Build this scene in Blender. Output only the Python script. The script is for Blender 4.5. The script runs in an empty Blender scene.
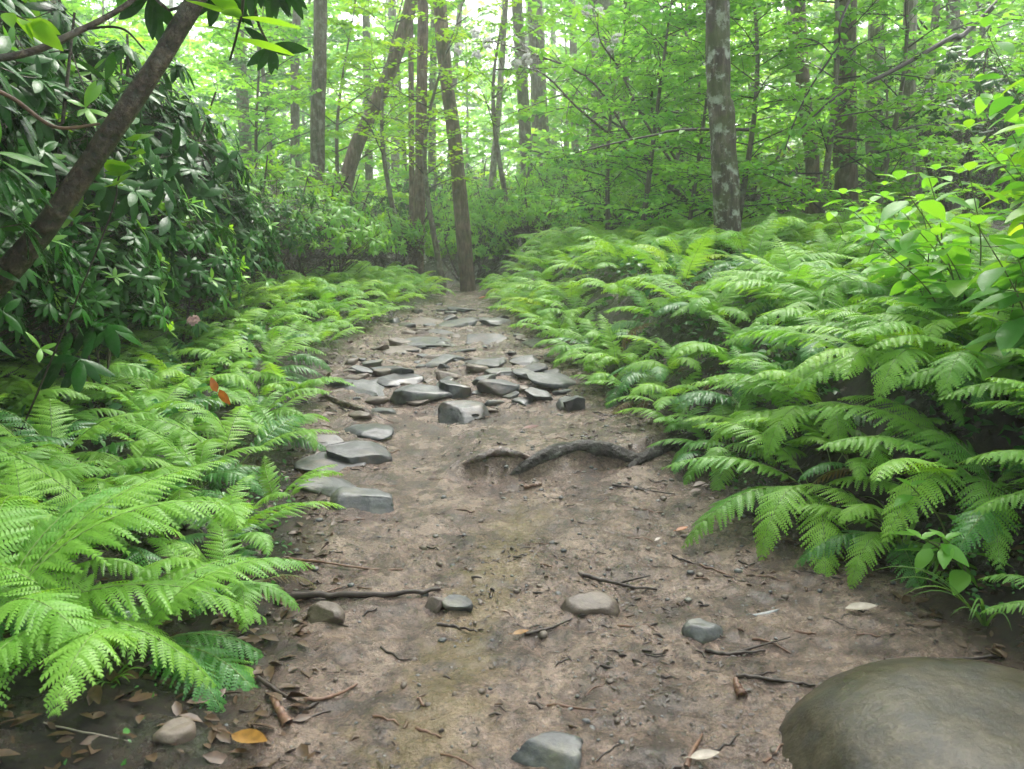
import bpy, math, random
import numpy as np
from mathutils import Vector, Matrix

SC = bpy.context.scene
COL = SC.collection
R = math.radians
rng = np.random.default_rng(11)
random.seed(11)

# ------------------------------------------------------------------ noise
def _h(i, j, k, s):
    n = (i * 374761393 + j * 668265263 + k * 2147483647 + s * 974634777) & 0xffffffff
    n = ((n ^ (n >> 13)) * 1274126177) & 0xffffffff
    n = ((n ^ (n >> 16)) * 2246822519) & 0xffffffff
    return ((n ^ (n >> 15)) & 0xffffff) / float(0xffffff)

def vnoise(x, y, z=0.0, seed=0):
    x = np.asarray(x, float); y = np.asarray(y, float); z = np.zeros_like(x) + z
    xi = np.floor(x).astype(np.int64); yi = np.floor(y).astype(np.int64); zi = np.floor(z).astype(np.int64)
    fx, fy, fz = x - xi, y - yi, z - zi
    fx = fx * fx * (3 - 2 * fx); fy = fy * fy * (3 - 2 * fy); fz = fz * fz * (3 - 2 * fz)
    r = 0
    for a in (0, 1):
        for b in (0, 1):
            for c in (0, 1):
                w = (fx if a else 1 - fx) * (fy if b else 1 - fy) * (fz if c else 1 - fz)
                r = r + w * _h(xi + a, yi + b, zi + c, seed)
    return r * 2 - 1

def fbm(x, y, z=0.0, oct=4, seed=0):
    r = 0; a = 1.0; t = 0
    for o in range(oct):
        f = 2.03 ** o
        r = r + a * vnoise(np.asarray(x) * f, np.asarray(y) * f, np.asarray(z) * f, seed + o * 17); t += a; a *= .5
    return r / t

def sstep(a, b, x):
    t = np.clip((x - a) / (b - a), 0, 1)
    return t * t * (3 - 2 * t)

# ------------------------------------------------------------------ camera geometry
CAM = np.array([0.0, 0.0, 1.0]); F = 800.0; PITCH = R(10.55)

def ray(px, py):
    a, b = (px - 512) / F, (384.5 - py) / F
    d = np.array([a, math.cos(PITCH) + b * math.sin(PITCH), -math.sin(PITCH) + b * math.cos(PITCH)])
    return d

def at(px, py, Y):
    d = ray(px, py)
    return CAM + d * (Y / d[1])

_py = np.array([-10, 0, 2.5, 3.6, 4.6, 5.2, 5.6, 7, 8.5, 10, 12, 16, 22, 35, 60, 300.])
_pz = np.array([0, 0, 0, .02, .05, .12, .16, .19, .23, .255, .22, .05, -.15, -.3, .2, 2.])
_yy = np.linspace(-10, 300, 6201)
_zz = np.interp(_yy, _py, _pz)
_k = np.hanning(9); _k /= _k.sum()
_zz = np.convolve(np.pad(_zz, 4, mode='edge'), _k, 'valid')
def base_z(y): return np.interp(y, _yy, _zz)

def hit(px, py, zf):
    d = ray(px, py); t = .5
    for _ in range(4000):
        p = CAM + d * t
        if p[2] <= zf(p[0], p[1]): return p
        t += .004 + t * .001
    return p

Lpix = [(235, 760), (262, 700), (282, 640), (300, 560), (303, 500), (300, 450), (312, 405), (325, 365), (352, 338), (405, 312), (438, 299)]
Rpix = [(1040, 720), (985, 660), (930, 600), (850, 556), (745, 515), (700, 470), (655, 430), (612, 398), (575, 365), (545, 340), (518, 315), (500, 300)]
def edge_pts(pix, near, far):
    P = [hit(a, b, lambda x, y: base_z(y)) for a, b in pix]
    ys = np.array([near[1]] + [p[1] for p in P] + [q[1] for q in far]); xs = np.array([near[0]] + [p[0] for p in P] + [q[0] for q in far])
    o = np.argsort(ys); ys, xs = ys[o], xs[o]
    yy = np.linspace(-3, 40, 1721); xx = np.interp(yy, ys, xs)
    k = np.hanning(21); k /= k.sum()
    return yy, np.convolve(np.pad(xx, 10, mode='edge'), k, 'valid')
_ly, _lx = edge_pts(Lpix, (-.75, -2), [(-1.15, 12), (-2.6, 16), (-6, 22), (-12, 30)])
_ry, _rx = edge_pts(Rpix, (1.3, -2), [(-.25, 12), (-1.1, 16), (-4.4, 22), (-10.5, 30)])
def Lx(y): return np.interp(y, _ly, _lx) + .05 * fbm(np.asarray(y) * 2.3, 0 * np.asarray(y), seed=3, oct=3)
def Rx(y): return np.interp(y, _ry, _rx) + .05 * fbm(np.asarray(y) * 2.3, 5 + 0 * np.asarray(y), seed=4, oct=3)

ROOTLINE = [hit(a, b, lambda x, y: base_z(y)) for a, b in [(455, 468), (520, 468), (590, 462), (640, 458), (690, 440)]]
def H(x, y):
    x = np.asarray(x, float); y = np.asarray(y, float)
    z = base_z(y)
    l, r = Lx(y), Rx(y)
    u = np.clip((x - (l + r) / 2) / np.maximum((r - l) / 2, .2), -1, 1)
    z = z - .035 * (1 - u * u)
    sr = x - r; sl = l - x
    z = z + .50 * sstep(-.03, .8, sr) + .10 * np.clip(sr - .7, 0, 6) * sstep(.7, 1.5, sr)
    z = z + .10 * sstep(-.02, .45, sl) + .05 * np.clip(sl - .4, 0, 8)
    off = sstep(0, .4, np.maximum(sr, sl))
    z = z + .03 * fbm(x * 1.3, y * 1.3, seed=5, oct=3) * (1 + 1.5 * off) + .35 * fbm(x * .12, y * .12, seed=9, oct=2) * sstep(4, 14, np.abs(x + .3) + np.clip(y - 10, 0, 30))
    z = z + .022 * fbm(x * 5, y * 6, seed=6, oct=3) + .014 * fbm(x * 20, y * 24, seed=7, oct=3) + .006 * fbm(x * 55, y * 60, seed=8, oct=2)
    # soil step held by the big root
    yr = np.interp(x, [p[0] for p in ROOTLINE], [p[1] for p in ROOTLINE])
    m = sstep(-.35, -.12, x) * (1 - sstep(.95, 1.2, x))
    z = z + m * .08 * sstep(-.03, .05, y - yr) * (1 - sstep(.15, .9, y - yr))
    return z
def Hs(x, y): return float(H(np.array([x]), np.array([y]))[0])
def ground_at(px, py):
    d = ray(px, py); t = .9 * 1.0013 ** np.arange(2200)
    P = CAM + t[:, None] * d; k = int(np.argmax(P[:, 2] <= H(P[:, 0], P[:, 1]))); return P[k]

# ------------------------------------------------------------------ mesh builder
class MB:
    def __init__(s): s.v = []; s.f = []; s.n = 0
    def add(s, v, f, mat=0, tint=.5):
        v = np.asarray(v, float).reshape(-1, 3); f = np.asarray(f, np.int64)
        t = np.zeros(len(f)) + tint
        s.v.append(v); s.f.append((f + s.n, mat, t)); s.n += len(v)
    def build(s, name, mats, parent=None, smooth=True):
        me = bpy.data.meshes.new(name)
        if s.n:
            V = np.concatenate(s.v)
            loops = np.concatenate([f.ravel() for f, m, t in s.f]); tot = np.concatenate([np.full(len(f), f.shape[1]) for f, m, t in s.f])
            mi = np.concatenate([np.full(len(f), m) for f, m, t in s.f]); tn = np.concatenate([t for f, m, t in s.f])
            me.vertices.add(len(V)); me.vertices.foreach_set('co', V.ravel())
            me.loops.add(len(loops)); me.loops.foreach_set('vertex_index', loops.astype(np.int32))
            me.polygons.add(len(tot)); st = np.concatenate([[0], np.cumsum(tot)[:-1]])
            me.polygons.foreach_set('loop_start', st.astype(np.int32)); me.polygons.foreach_set('loop_total', tot.astype(np.int32))
            me.polygons.foreach_set('material_index', mi.astype(np.int32)); me.polygons.foreach_set('use_smooth', np.full(len(tot), smooth))
            at_ = me.attributes.new('tint', 'FLOAT', 'FACE'); at_.data.foreach_set('value', tn.astype(np.float32))
            me.update(calc_edges=True)
        for m in (mats if isinstance(mats, (list, tuple)) else [mats]): me.materials.append(m)
        o = bpy.data.objects.new(name, me); COL.objects.link(o)
        if parent is not None: o.parent = parent
        return o

def tube(P, rad, sides=8, rough=0.0, seed=0, cap=True):
    P = np.asarray(P, float); n = len(P); rad = np.zeros(n) + rad
    T = np.gradient(P, axis=0); T /= np.linalg.norm(T, axis=1)[:, None] + 1e-12
    ref = np.array([0, 0, 1.]) if abs(T[0][2]) < .8 else np.array([1., 0, 0])
    V = []
    a = np.arange(sides) / sides * 2 * math.pi
    u = np.cross(T[0], ref); u /= np.linalg.norm(u)
    for i in range(n):
        u = u - T[i] * np.dot(u, T[i]); u /= np.linalg.norm(u) + 1e-12
        w = np.cross(T[i], u)
        rr = rad[i] * np.ones(sides)
        if rough: rr = rr * (1 + rough * fbm(np.cos(a) * 1.7 + 9, np.sin(a) * 1.7, np.full(sides, i * .45), 2, seed))
        V.append(P[i] + np.outer(np.cos(a) * rr, u) + np.outer(np.sin(a) * rr, w))
    V = np.concatenate(V)
    i, j = np.meshgrid(np.arange(n - 1), np.arange(sides), indexing='ij'); i = i.ravel(); j = j.ravel(); j2 = (j + 1) % sides
    Fq = np.stack([i * sides + j, i * sides + j2, (i + 1) * sides + j2, (i + 1) * sides + j], 1)
    return V, Fq

def spline(pts, n):
    pts = np.asarray(pts, float); m = len(pts)
    if m == 2: return pts[0] + np.linspace(0, 1, n)[:, None] * (pts[1] - pts[0])
    q = np.vstack([2 * pts[0] - pts[1], pts, 2 * pts[-1] - pts[-2]])
    out = []
    for t in np.linspace(0, m - 1 - 1e-9, n):
        i = int(t); f = t - i; p0, p1, p2, p3 = q[i:i + 4]
        out.append(.5 * (2 * p1 + (p2 - p0) * f + (2 * p0 - 5 * p1 + 4 * p2 - p3) * f * f + (3 * p1 - p0 - 3 * p2 + p3) * f ** 3))
    return np.array(out)

# leaves: template in local (x side, y along, z normal), unit length
def leaf_tpl(w=.35, n=5, fold=.18, droop=.25, tipw=.03, peak=.45):
    V = []; t = np.linspace(0, 1, n + 1)
    for a in t:
        k = math.log(.5) / math.log(peak)
        ww = w * .5 * math.sin(math.pi * a ** k) ** .8 if 0 < a < 1 else w * tipw
        z = -droop * a * a
        V += [(-ww, a, z + fold * ww), (0, a, z), (ww, a, z + fold * ww)]
    Fq = []
    for i in range(n):
        b = i * 3
        Fq += [(b, b + 1, b + 4, b + 3), (b + 1, b + 2, b + 5, b + 4)]
    return np.array(V), np.array(Fq)
TPL_RHODO = leaf_tpl(.33, 6, -.22, .3, .05, .52)
TPL_BROAD = leaf_tpl(.5, 5, .2, .2, .03, .42)
TPL_HEART = leaf_tpl(.8, 6, .12, .25, .12, .3)
TPL_MID = (np.array([(0, 0, 0), (-.24, .45, .05), (0, 1, -.12), (.24, .45, .05), (0, .45, -.0)]), np.array([(0, 4, 1), (1, 4, 2), (0, 3, 4), (4, 3, 2)]))
TPL_FAR = (np.array([(0, 0, 0), (-.27, .5, .06), (0, 1, -.1), (.27, .5, .06)]), np.array([(0, 2, 1), (0, 3, 2)]))

def put_leaves(mb, tpl, P, D, N, S, mat=0, tint=None):
    P = np.asarray(P, float); D = np.asarray(D, float); N = np.asarray(N, float)
    k = len(P); S = np.zeros(k) + S
    D = D / (np.linalg.norm(D, axis=1)[:, None] + 1e-9)
    X = np.cross(D, N); X /= np.linalg.norm(X, axis=1)[:, None] + 1e-9
    Z = np.cross(X, D)
    v, f = tpl; m = len(v)
    V = P[:, None, :] + S[:, None, None] * (v[None, :, 0:1] * X[:, None] + v[None, :, 1:2] * D[:, None] + v[None, :, 2:3] * Z[:, None])
    Fa = f[None] + (np.arange(k) * m)[:, None, None]
    if tint is None: tint = rng.random(k)
    mb.add(V.reshape(-1, 3), Fa.reshape(-1, f.shape[1]), mat, np.repeat(np.zeros(k) + tint, len(f)))

# ------------------------------------------------------------------ tagging
def tag(o, label=None, cat=None, group=None, kind=None):
    if label: o['label'] = label
    if cat: o['category'] = cat
    if group: o['group'] = group
    if kind: o['kind'] = kind
    return o
def empty(name, loc, rz=0):
    o = bpy.data.objects.new(name, None); COL.objects.link(o); o.location = tuple(loc); o.rotation_euler = (0, 0, rz)
    o.empty_display_size = .1
    return o
def copy_tree(o, parent=None):
    c = o.copy(); COL.objects.link(c)
    if parent is not None: c.parent = parent
    for ch in KIDS.get(o.name, []):
        d = copy_tree(ch, c)
        KIDS.setdefault(c.name, []).append(d)
    return c
KIDS = {}
def kid(parent, o):
    KIDS.setdefault(parent.name, []).append(o); return o

# ------------------------------------------------------------------ materials
def newmat(name):
    m = bpy.data.materials.new(name); m.use_nodes = True; nt = m.node_tree; nt.nodes.clear()
    out = nt.nodes.new('ShaderNodeOutputMaterial')
    return m, nt, out
def N(nt, t, **kw):
    n = nt.nodes.new(t)
    for k, v in kw.items():
        if k in n.inputs.keys() if isinstance(k, str) else False: n.inputs[k].default_value = v
        else: setattr(n, k, v)
    return n
def ramp(nt, fac, stops):
    r = nt.nodes.new('ShaderNodeValToRGB'); e = r.color_ramp.elements
    while len(e) < len(stops): e.new(.5)
    for i, (p, c) in enumerate(stops):
        e[i].position = p; e[i].color = (*c, 1) if len(c) == 3 else c
    nt.links.new(fac, r.inputs[0]); return r.outputs[0]
def noise(nt, vec, scale, detail=4, rough=.55):
    n = nt.nodes.new('ShaderNodeTexNoise'); n.inputs['Scale'].default_value = scale; n.inputs['Detail'].default_value = detail; n.inputs['Roughness'].default_value = rough
    if vec is not None: nt.links.new(vec, n.inputs['Vector'])
    return n.outputs['Fac']
def mixc(nt, fac, a, b, mode='MIX'):
    m = nt.nodes.new('ShaderNodeMix'); m.data_type = 'RGBA'; m.blend_type = mode
    for s, i in ((fac, 0), (a, 6), (b, 7)):
        if isinstance(s, bpy.types.NodeSocket): nt.links.new(s, m.inputs[i])
        elif isinstance(s, (int, float)): m.inputs[i].default_value = s
        else: m.inputs[i].default_value = (*s, 1)
    return m.outputs[2]
def math_(nt, op, a, b=None, clamp=False):
    m = nt.nodes.new('ShaderNodeMath'); m.operation = op; m.use_clamp = clamp
    for i, s in enumerate((a, b)):
        if s is None: continue
        if isinstance(s, bpy.types.NodeSocket): nt.links.new(s, m.inputs[i])
        else: m.inputs[i].default_value = s
    return m.outputs[0]

def leaf_mat(name, c1, c2, rough=.42, trans=.35, spec=.5, yellow=None, back=1.0):
    """c1..c2: colour range over leaves; yellow-green light comes through the blade"""
    m, nt, out = newmat(name)
    at_ = N(nt, 'ShaderNodeAttribute', attribute_name='tint'); oi = N(nt, 'ShaderNodeObjectInfo')
    f = math_(nt, 'ADD', math_(nt, 'MULTIPLY', at_.outputs['Fac'], .55), math_(nt, 'MULTIPLY', oi.outputs['Random'], .45))
    stops = [(0, c1), (.85, c2)]
    if yellow: stops = [(0, c1), (.8, c2), (.97, yellow)]
    col = ramp(nt, f, stops)
    geo = N(nt, 'ShaderNodeNewGeometry')
    nz = noise(nt, geo.outputs['Position'], 2.2, 4)
    col = mixc(nt, 1.0, col, ramp(nt, nz, [(.3, (.62, .80, .95)), (.5, (.95, .97, .9)), (.7, (1.22, 1.12, .85))]), 'MULTIPLY')
    p = N(nt, 'ShaderNodeBsdfPrincipled'); nt.links.new(col, p.inputs['Base Color'])
    rr = math_(nt, 'ADD', math_(nt, 'MULTIPLY', noise(nt, geo.outputs['Position'], 35, 2), .3), rough - .15)
    nt.links.new(rr, p.inputs['Roughness']); p.inputs['Specular IOR Level'].default_value = spec
    bp = N(nt, 'ShaderNodeBump'); bp.inputs['Strength'].default_value = .25; bp.inputs['Distance'].default_value = .004
    nt.links.new(noise(nt, geo.outputs['Position'], 120, 2), bp.inputs['Height']); nt.links.new(bp.outputs[0], p.inputs['Normal'])
    t = N(nt, 'ShaderNodeBsdfTranslucent')
    tc = mixc(nt, 1.0, col, (1.35, 1.25, .45), 'MULTIPLY'); nt.links.new(tc, t.inputs['Color'])
    mx = N(nt, 'ShaderNodeMixShader'); mx.inputs[0].default_value = trans
    nt.links.new(p.outputs[0], mx.inputs[1]); nt.links.new(t.outputs[0], mx.inputs[2]); nt.links.new(mx.outputs[0], out.inputs[0])
    return m

def bark_mat(name, c1, c2, c3, scale=1.0, moss=0.0, lichen=0.0, rough=.75, bump=.6, zs=.22, spec=.4):
    m, nt, out = newmat(name)
    tc = N(nt, 'ShaderNodeTexCoord'); mp = N(nt, 'ShaderNodeMapping'); nt.links.new(tc.outputs['Object'], mp.inputs[0]); mp.inputs['Scale'].default_value = (scale, scale, scale * zs)
    n1 = noise(nt, mp.outputs[0], 26, 8, .65); n2 = noise(nt, tc.outputs['Object'], 5 * scale, 4)
    col = ramp(nt, n1, [(.3, c1), (.52, c2), (.72, c3)])
    col = mixc(nt, 1.0, col, ramp(nt, n2, [(.3, (.65, .65, .65)), (.7, (1.25, 1.22, 1.2))]), 'MULTIPLY')
    if lichen:
        n3 = noise(nt, tc.outputs['Object'], 9, 8, .68)
        col = mixc(nt, math_(nt, 'MULTIPLY', ramp(nt, n3, [(.52, (0, 0, 0)), (.6, (1, 1, 1))]), lichen), col, (.42, .45, .40))
    if moss:
        n4 = noise(nt, tc.outputs['Object'], 4.3, 5, .65)
        col = mixc(nt, math_(nt, 'MULTIPLY', ramp(nt, n4, [(.47, (0, 0, 0)), (.58, (1, 1, 1))]), moss), col, (.07, .10, .02))
    p = N(nt, 'ShaderNodeBsdfPrincipled'); nt.links.new(col, p.inputs['Base Color'])
    nt.links.new(ramp(nt, n2, [(.3, (rough - .15,) * 3), (.7, (min(1, rough + .15),) * 3)]), p.inputs['Roughness']); p.inputs['Specular IOR Level'].default_value = spec
    bp = N(nt, 'ShaderNodeBump'); bp.inputs['Strength'].default_value = bump * 1.5; bp.inputs['Distance'].default_value = .03
    nt.links.new(n1, bp.inputs['Height']); nt.links.new(bp.outputs[0], p.inputs['Normal']); nt.links.new(p.outputs[0], out.inputs[0])
    return m

def rock_mat(name, c1, c2, c3, rough=.38, scale=1.0, stain=None, spec=.5, bump=.9):
    m, nt, out = newmat(name)
    tc = N(nt, 'ShaderNodeTexCoord'); oi = N(nt, 'ShaderNodeObjectInfo'); ad = N(nt, 'ShaderNodeVectorMath', operation='ADD')
    nt.links.new(tc.outputs['Object'], ad.inputs[0]); nt.links.new(oi.outputs['Location'], ad.inputs[1]); v = ad.outputs[0]
    n1 = noise(nt, v, 14 * scale, 8, .7); n2 = noise(nt, v, 3.2 * scale, 4); n3 = noise(nt, v, 90 * scale, 3)
    col = ramp(nt, n1, [(.28, c1), (.5, c2), (.75, c3)])
    col = mixc(nt, 1.0, col, ramp(nt, n3, [(.3, (.8, .8, .8)), (.7, (1.2, 1.2, 1.2))]), 'MULTIPLY')
    if stain: col = mixc(nt, ramp(nt, noise(nt, v, 6 * scale, 6, .7), [(.48, (0, 0, 0)), (.62, (.85, .85, .85))]), col, stain)
    p = N(nt, 'ShaderNodeBsdfPrincipled'); nt.links.new(col, p.inputs['Base Color'])
    nt.links.new(ramp(nt, n2, [(.3, (rough - .1,) * 3), (.7, (rough + .2,) * 3)]), p.inputs['Roughness']); p.inputs['Specular IOR Level'].default_value = spec
    bp = N(nt, 'ShaderNodeBump'); bp.inputs['Strength'].default_value = bump; bp.inputs['Distance'].default_value = .006
    nt.links.new(n1, bp.inputs['Height']); b2 = N(nt, 'ShaderNodeBump'); b2.inputs['Strength'].default_value = .3; b2.inputs['Distance'].default_value = .002
    nt.links.new(n3, b2.inputs['Height']); nt.links.new(bp.outputs[0], b2.inputs['Normal']); nt.links.new(b2.outputs[0], p.inputs['Normal'])
    nt.links.new(p.outputs[0], out.inputs[0])
    return m

def plain_mat(name, c, rough=.6, var=.35, spec=.4, trans=0):
    m, nt, out = newmat(name)
    geo = N(nt, 'ShaderNodeNewGeometry'); n = noise(nt, geo.outputs['Position'], 60, 4)
    col = mixc(nt, 1.0, c, ramp(nt, n, [(.3, (1 - var,) * 3), (.7, (1 + var,) * 3)]), 'MULTIPLY')
    p = N(nt, 'ShaderNodeBsdfPrincipled'); nt.links.new(col, p.inputs['Base Color']); p.inputs['Roughness'].default_value = rough; p.inputs['Specular IOR Level'].default_value = spec
    if trans:
        t = N(nt, 'ShaderNodeBsdfTranslucent'); nt.links.new(col, t.inputs['Color']); mx = N(nt, 'ShaderNodeMixShader'); mx.inputs[0].default_value = trans
        nt.links.new(p.outputs[0], mx.inputs[1]); nt.links.new(t.outputs[0], mx.inputs[2]); nt.links.new(mx.outputs[0], out.inputs[0])
    else: nt.links.new(p.outputs[0], out.inputs[0])
    return m

def ground_mat():
    m, nt, out = newmat('soil')
    geo = N(nt, 'ShaderNodeNewGeometry'); pos = geo.outputs['Position']
    at_ = N(nt, 'ShaderNodeAttribute', attribute_name='trodden')
    n0 = noise(nt, pos, .9, 3); n1 = noise(nt, pos, 4.5, 6, .65); n2 = noise(nt, pos, 24, 6, .7); n3 = noise(nt, pos, 110, 4, .7); n5 = noise(nt, pos, 11, 5, .6)
    mud = ramp(nt, n1, [(.32, (.044, .028, .023)), (.44, (.118, .079, .062)), (.55, (.205, .147, .117)), (.70, (.31, .233, .190))])
    mud = mixc(nt, 1.0, mud, ramp(nt, n2, [(.34, (.45, .43, .45)), (.5, (1, 1, 1)), (.7, (1.35, 1.32, 1.3))]), 'MULTIPLY')
    mud = mixc(nt, 1.0, mud, ramp(nt, n3, [(.34, (.5, .5, .52)), (.5, (1, 1, 1)), (.66, (1.4, 1.37, 1.33))]), 'MULTIPLY')
    # yellowish algae film in the trodden middle
    sx = N(nt, 'ShaderNodeSeparateXYZ'); nt.links.new(pos, sx.inputs[0])
    band = math_(nt, 'ABSOLUTE', math_(nt, 'SUBTRACT', sx.outputs[0], math_(nt, 'ADD', math_(nt, 'MULTIPLY', sx.outputs[1], .16), -.42)))
    band = math_(nt, 'ADD', band, math_(nt, 'MULTIPLY', math_(nt, 'SUBTRACT', n5, .5), .55))
    bandf = ramp(nt, band, [(.02, (1, 1, 1)), (.13, (0, 0, 0))])
    far = ramp(nt, math_(nt, 'MULTIPLY', sx.outputs[1], .1), [(.27, (1, 1, 1)), (.34, (0, 0, 0))])
    mud = mixc(nt, math_(nt, 'MULTIPLY', math_(nt, 'MULTIPLY', bandf, far), .42), mud, (.19, .145, .05))
    # dark wet humus patches and grey grit
    mud = mixc(nt, math_(nt, 'MULTIPLY', ramp(nt, n5, [(.56, (0, 0, 0)), (.68, (1, 1, 1))]), .75), mud, (.055, .042, .038))
    vor = N(nt, 'ShaderNodeTexVoronoi'); vor.inputs['Scale'].default_value = 75; nt.links.new(pos, vor.inputs['Vector'])
    grit = ramp(nt, vor.outputs['Distance'], [(.18, (1, 1, 1)), (.3, (0, 0, 0))])
    sel = N(nt, 'ShaderNodeSeparateColor'); nt.links.new(vor.outputs['Color'], sel.inputs[0])
    gs = ramp(nt, sel.outputs[0], [(.84, (0, 0, 0)), (.88, (1, 1, 1))])
    gcol = ramp(nt, sel.outputs[1], [(.1, (.05, .05, .055)), (.6, (.2, .19, .18)), (.95, (.26, .235, .2))])
    gm = math_(nt, 'MULTIPLY', grit, gs)
    mud = mixc(nt, gm, mud, gcol)
    litter = ramp(nt, n2, [(.3, (.006, .004, .003)), (.5, (.016, .010, .006)), (.62, (.035, .021, .012)), (.8, (.06, .036, .02))])
    litter = mixc(nt, ramp(nt, n1, [(.55, (0, 0, 0)), (.7, (.7, .7, .7))]), litter, (.03, .045, .012))
    bare = ramp(nt, n1, [(.3, (.03, .018, .012)), (.7, (.075, .046, .03))])
    e = math_(nt, 'ADD', at_.outputs['Fac'], math_(nt, 'MULTIPLY', math_(nt, 'SUBTRACT', n5, .5), .5))
    col = mixc(nt, ramp(nt, e, [(.25, (0, 0, 0)), (.42, (1, 1, 1))]), litter, bare)
    col = mixc(nt, ramp(nt, e, [(.48, (0, 0, 0)), (.68, (1, 1, 1))]), col, mud)
    p = N(nt, 'ShaderNodeBsdfPrincipled'); nt.links.new(col, p.inputs['Base Color'])
    wet = math_(nt, 'ADD', math_(nt, 'MULTIPLY', n1, .7), math_(nt, 'MULTIPLY', n2, .3))
    nt.links.new(ramp(nt, wet, [(.38, (.10,) * 3), (.5, (.22,) * 3), (.64, (.40,) * 3)]), p.inputs['Roughness'])
    p.inputs['Specular IOR Level'].default_value = .75
    nt.links.new(math_(nt, 'MULTIPLY', ramp(nt, n1, [(.40, (.16, .16, .16)), (.60, (.03, .03, .03))]), at_.outputs['Fac']), p.inputs['Coat Weight']); p.inputs['Coat Roughness'].default_value = .36
    hgt = math_(nt, 'ADD', math_(nt, 'MULTIPLY', n2, .6), math_(nt, 'ADD', math_(nt, 'MULTIPLY', n3, .55), math_(nt, 'MULTIPLY', gm, .22)))
    bp = N(nt, 'ShaderNodeBump'); bp.inputs['Strength'].default_value = 1.0; bp.inputs['Distance'].default_value = .028
    nt.links.new(hgt, bp.inputs['Height']); nt.links.new(bp.outputs[0], p.inputs['Normal']); nt.links.new(p.outputs[0], out.inputs[0])
    return m

M = dict(
    soil=ground_mat(),
    fern=leaf_mat('fern_blade', (.14, .34, .05), (.26, .50, .085), .42, .45, .45, (.36, .52, .08)),
    fern_deep=leaf_mat('fern_blade_deep', (.04, .16, .04), (.09, .27, .06), .36, .35, .55),
    fern_brown=leaf_mat('fern_blade_browned', (.07, .05, .02), (.17, .11, .035), .6, .2, .2),
    rachis=plain_mat('fern_rachis', (.16, .25, .06), .5),
    rhodo=leaf_mat('rhododendron_leaf', (.007, .048, .008), (.030, .125, .014), .26, .16, .14, (.09, .26, .03)),
    rhodo_new=leaf_mat('rhododendron_young_leaf', (.12, .33, .05), (.26, .52, .075), .36, .45, .45),
    broad=leaf_mat('broad_leaf', (.10, .31, .045), (.22, .50, .07), .40, .52, .45, (.30, .52, .07)),
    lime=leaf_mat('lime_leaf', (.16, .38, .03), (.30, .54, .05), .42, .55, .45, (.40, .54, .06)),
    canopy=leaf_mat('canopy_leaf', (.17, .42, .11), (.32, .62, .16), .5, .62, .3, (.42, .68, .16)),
    hem=leaf_mat('dark_needle_leaf', (.05, .17, .07), (.10, .27, .09), .5, .4, .4),
    grass=leaf_mat('grass_blade', (.09, .22, .04), (.2, .36, .07), .4, .35),
    bark_rhodo=bark_mat('smooth_wet_bark', (.010, .006, .005), (.065, .038, .031), (.20, .135, .112), 1.0, 0, .10, .24, .5, 1.0, .6),
    root=bark_mat('wet_root_bark', (.012, .010, .010), (.045, .038, .036), (.12, .105, .10), 1.2, 0, .15, .4, .8, 1.0, .5),
    bark_grey=bark_mat('grey_bark', (.05, .04, .032), (.14, .115, .095), (.27, .235, .20), 1, .25, .3),
    bark_brown=bark_mat('brown_bark', (.06, .042, .032), (.17, .122, .094), (.30, .225, .18), 1, .3, .1),
    bark_red=bark_mat('reddish_bark', (.06, .038, .029), (.17, .118, .092), (.29, .215, .17), 1.4, .1, .15),
    bark_moss=bark_mat('mossy_bark', (.022, .017, .013), (.075, .06, .048), (.19, .165, .14), 1, .5, .8),
    bark_pale=bark_mat('pale_bark', (.10, .085, .07), (.25, .215, .19), (.42, .38, .34), 1, .15, .4),
    twig=plain_mat('dark_twig', (.03, .02, .016), .5, .5),
    twig_brown=plain_mat('brown_twig', (.13, .07, .045), .5, .4),
    twig_green=plain_mat('green_stem', (.12, .16, .05), .5, .3),
    slate=rock_mat('wet_slate', (.012, .012, .013), (.040, .042, .046), (.125, .127, .132), .40, 1, (.085, .065, .052)),
    slate2=rock_mat('wet_blue_stone', (.017, .018, .019), (.060, .063, .067), (.165, .167, .17), .42, 1, (.12, .115, .085)),
    boulder=rock_mat('river_boulder', (.014, .012, .007), (.044, .036, .022), (.095, .080, .053), .34, 1.8, (.032, .030, .026), .35, .7),
    brownstone=rock_mat('brown_stone', (.035, .025, .019), (.085, .064, .051), (.16, .13, .108), .45, 1.5, (.13, .1, .075)),
    petal=plain_mat('white_petal', (.75, .72, .74), .5, .1, .4, .4),
    petal_pink=plain_mat('pink_petal', (.5, .34, .34), .5, .15, .4, .4),
    dead=plain_mat('dead_leaf', (.06, .034, .018), .5, .5),
    dead_yellow=plain_mat('yellow_dead_leaf', (.24, .12, .025), .4, .35, .5, .2),
    dead_orange=plain_mat('orange_dead_leaf', (.36, .10, .012), .4, .4, .5, .3),
    dead_red=plain_mat('red_dead_leaf', (.09, .018, .012), .4, .4),
    dead_pale=plain_mat('pale_dead_leaf', (.27, .23, .19), .5, .25),
    dead_blue=plain_mat('dark_ribbed_leaf', (.05, .07, .075), .35, .5),
)

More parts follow.
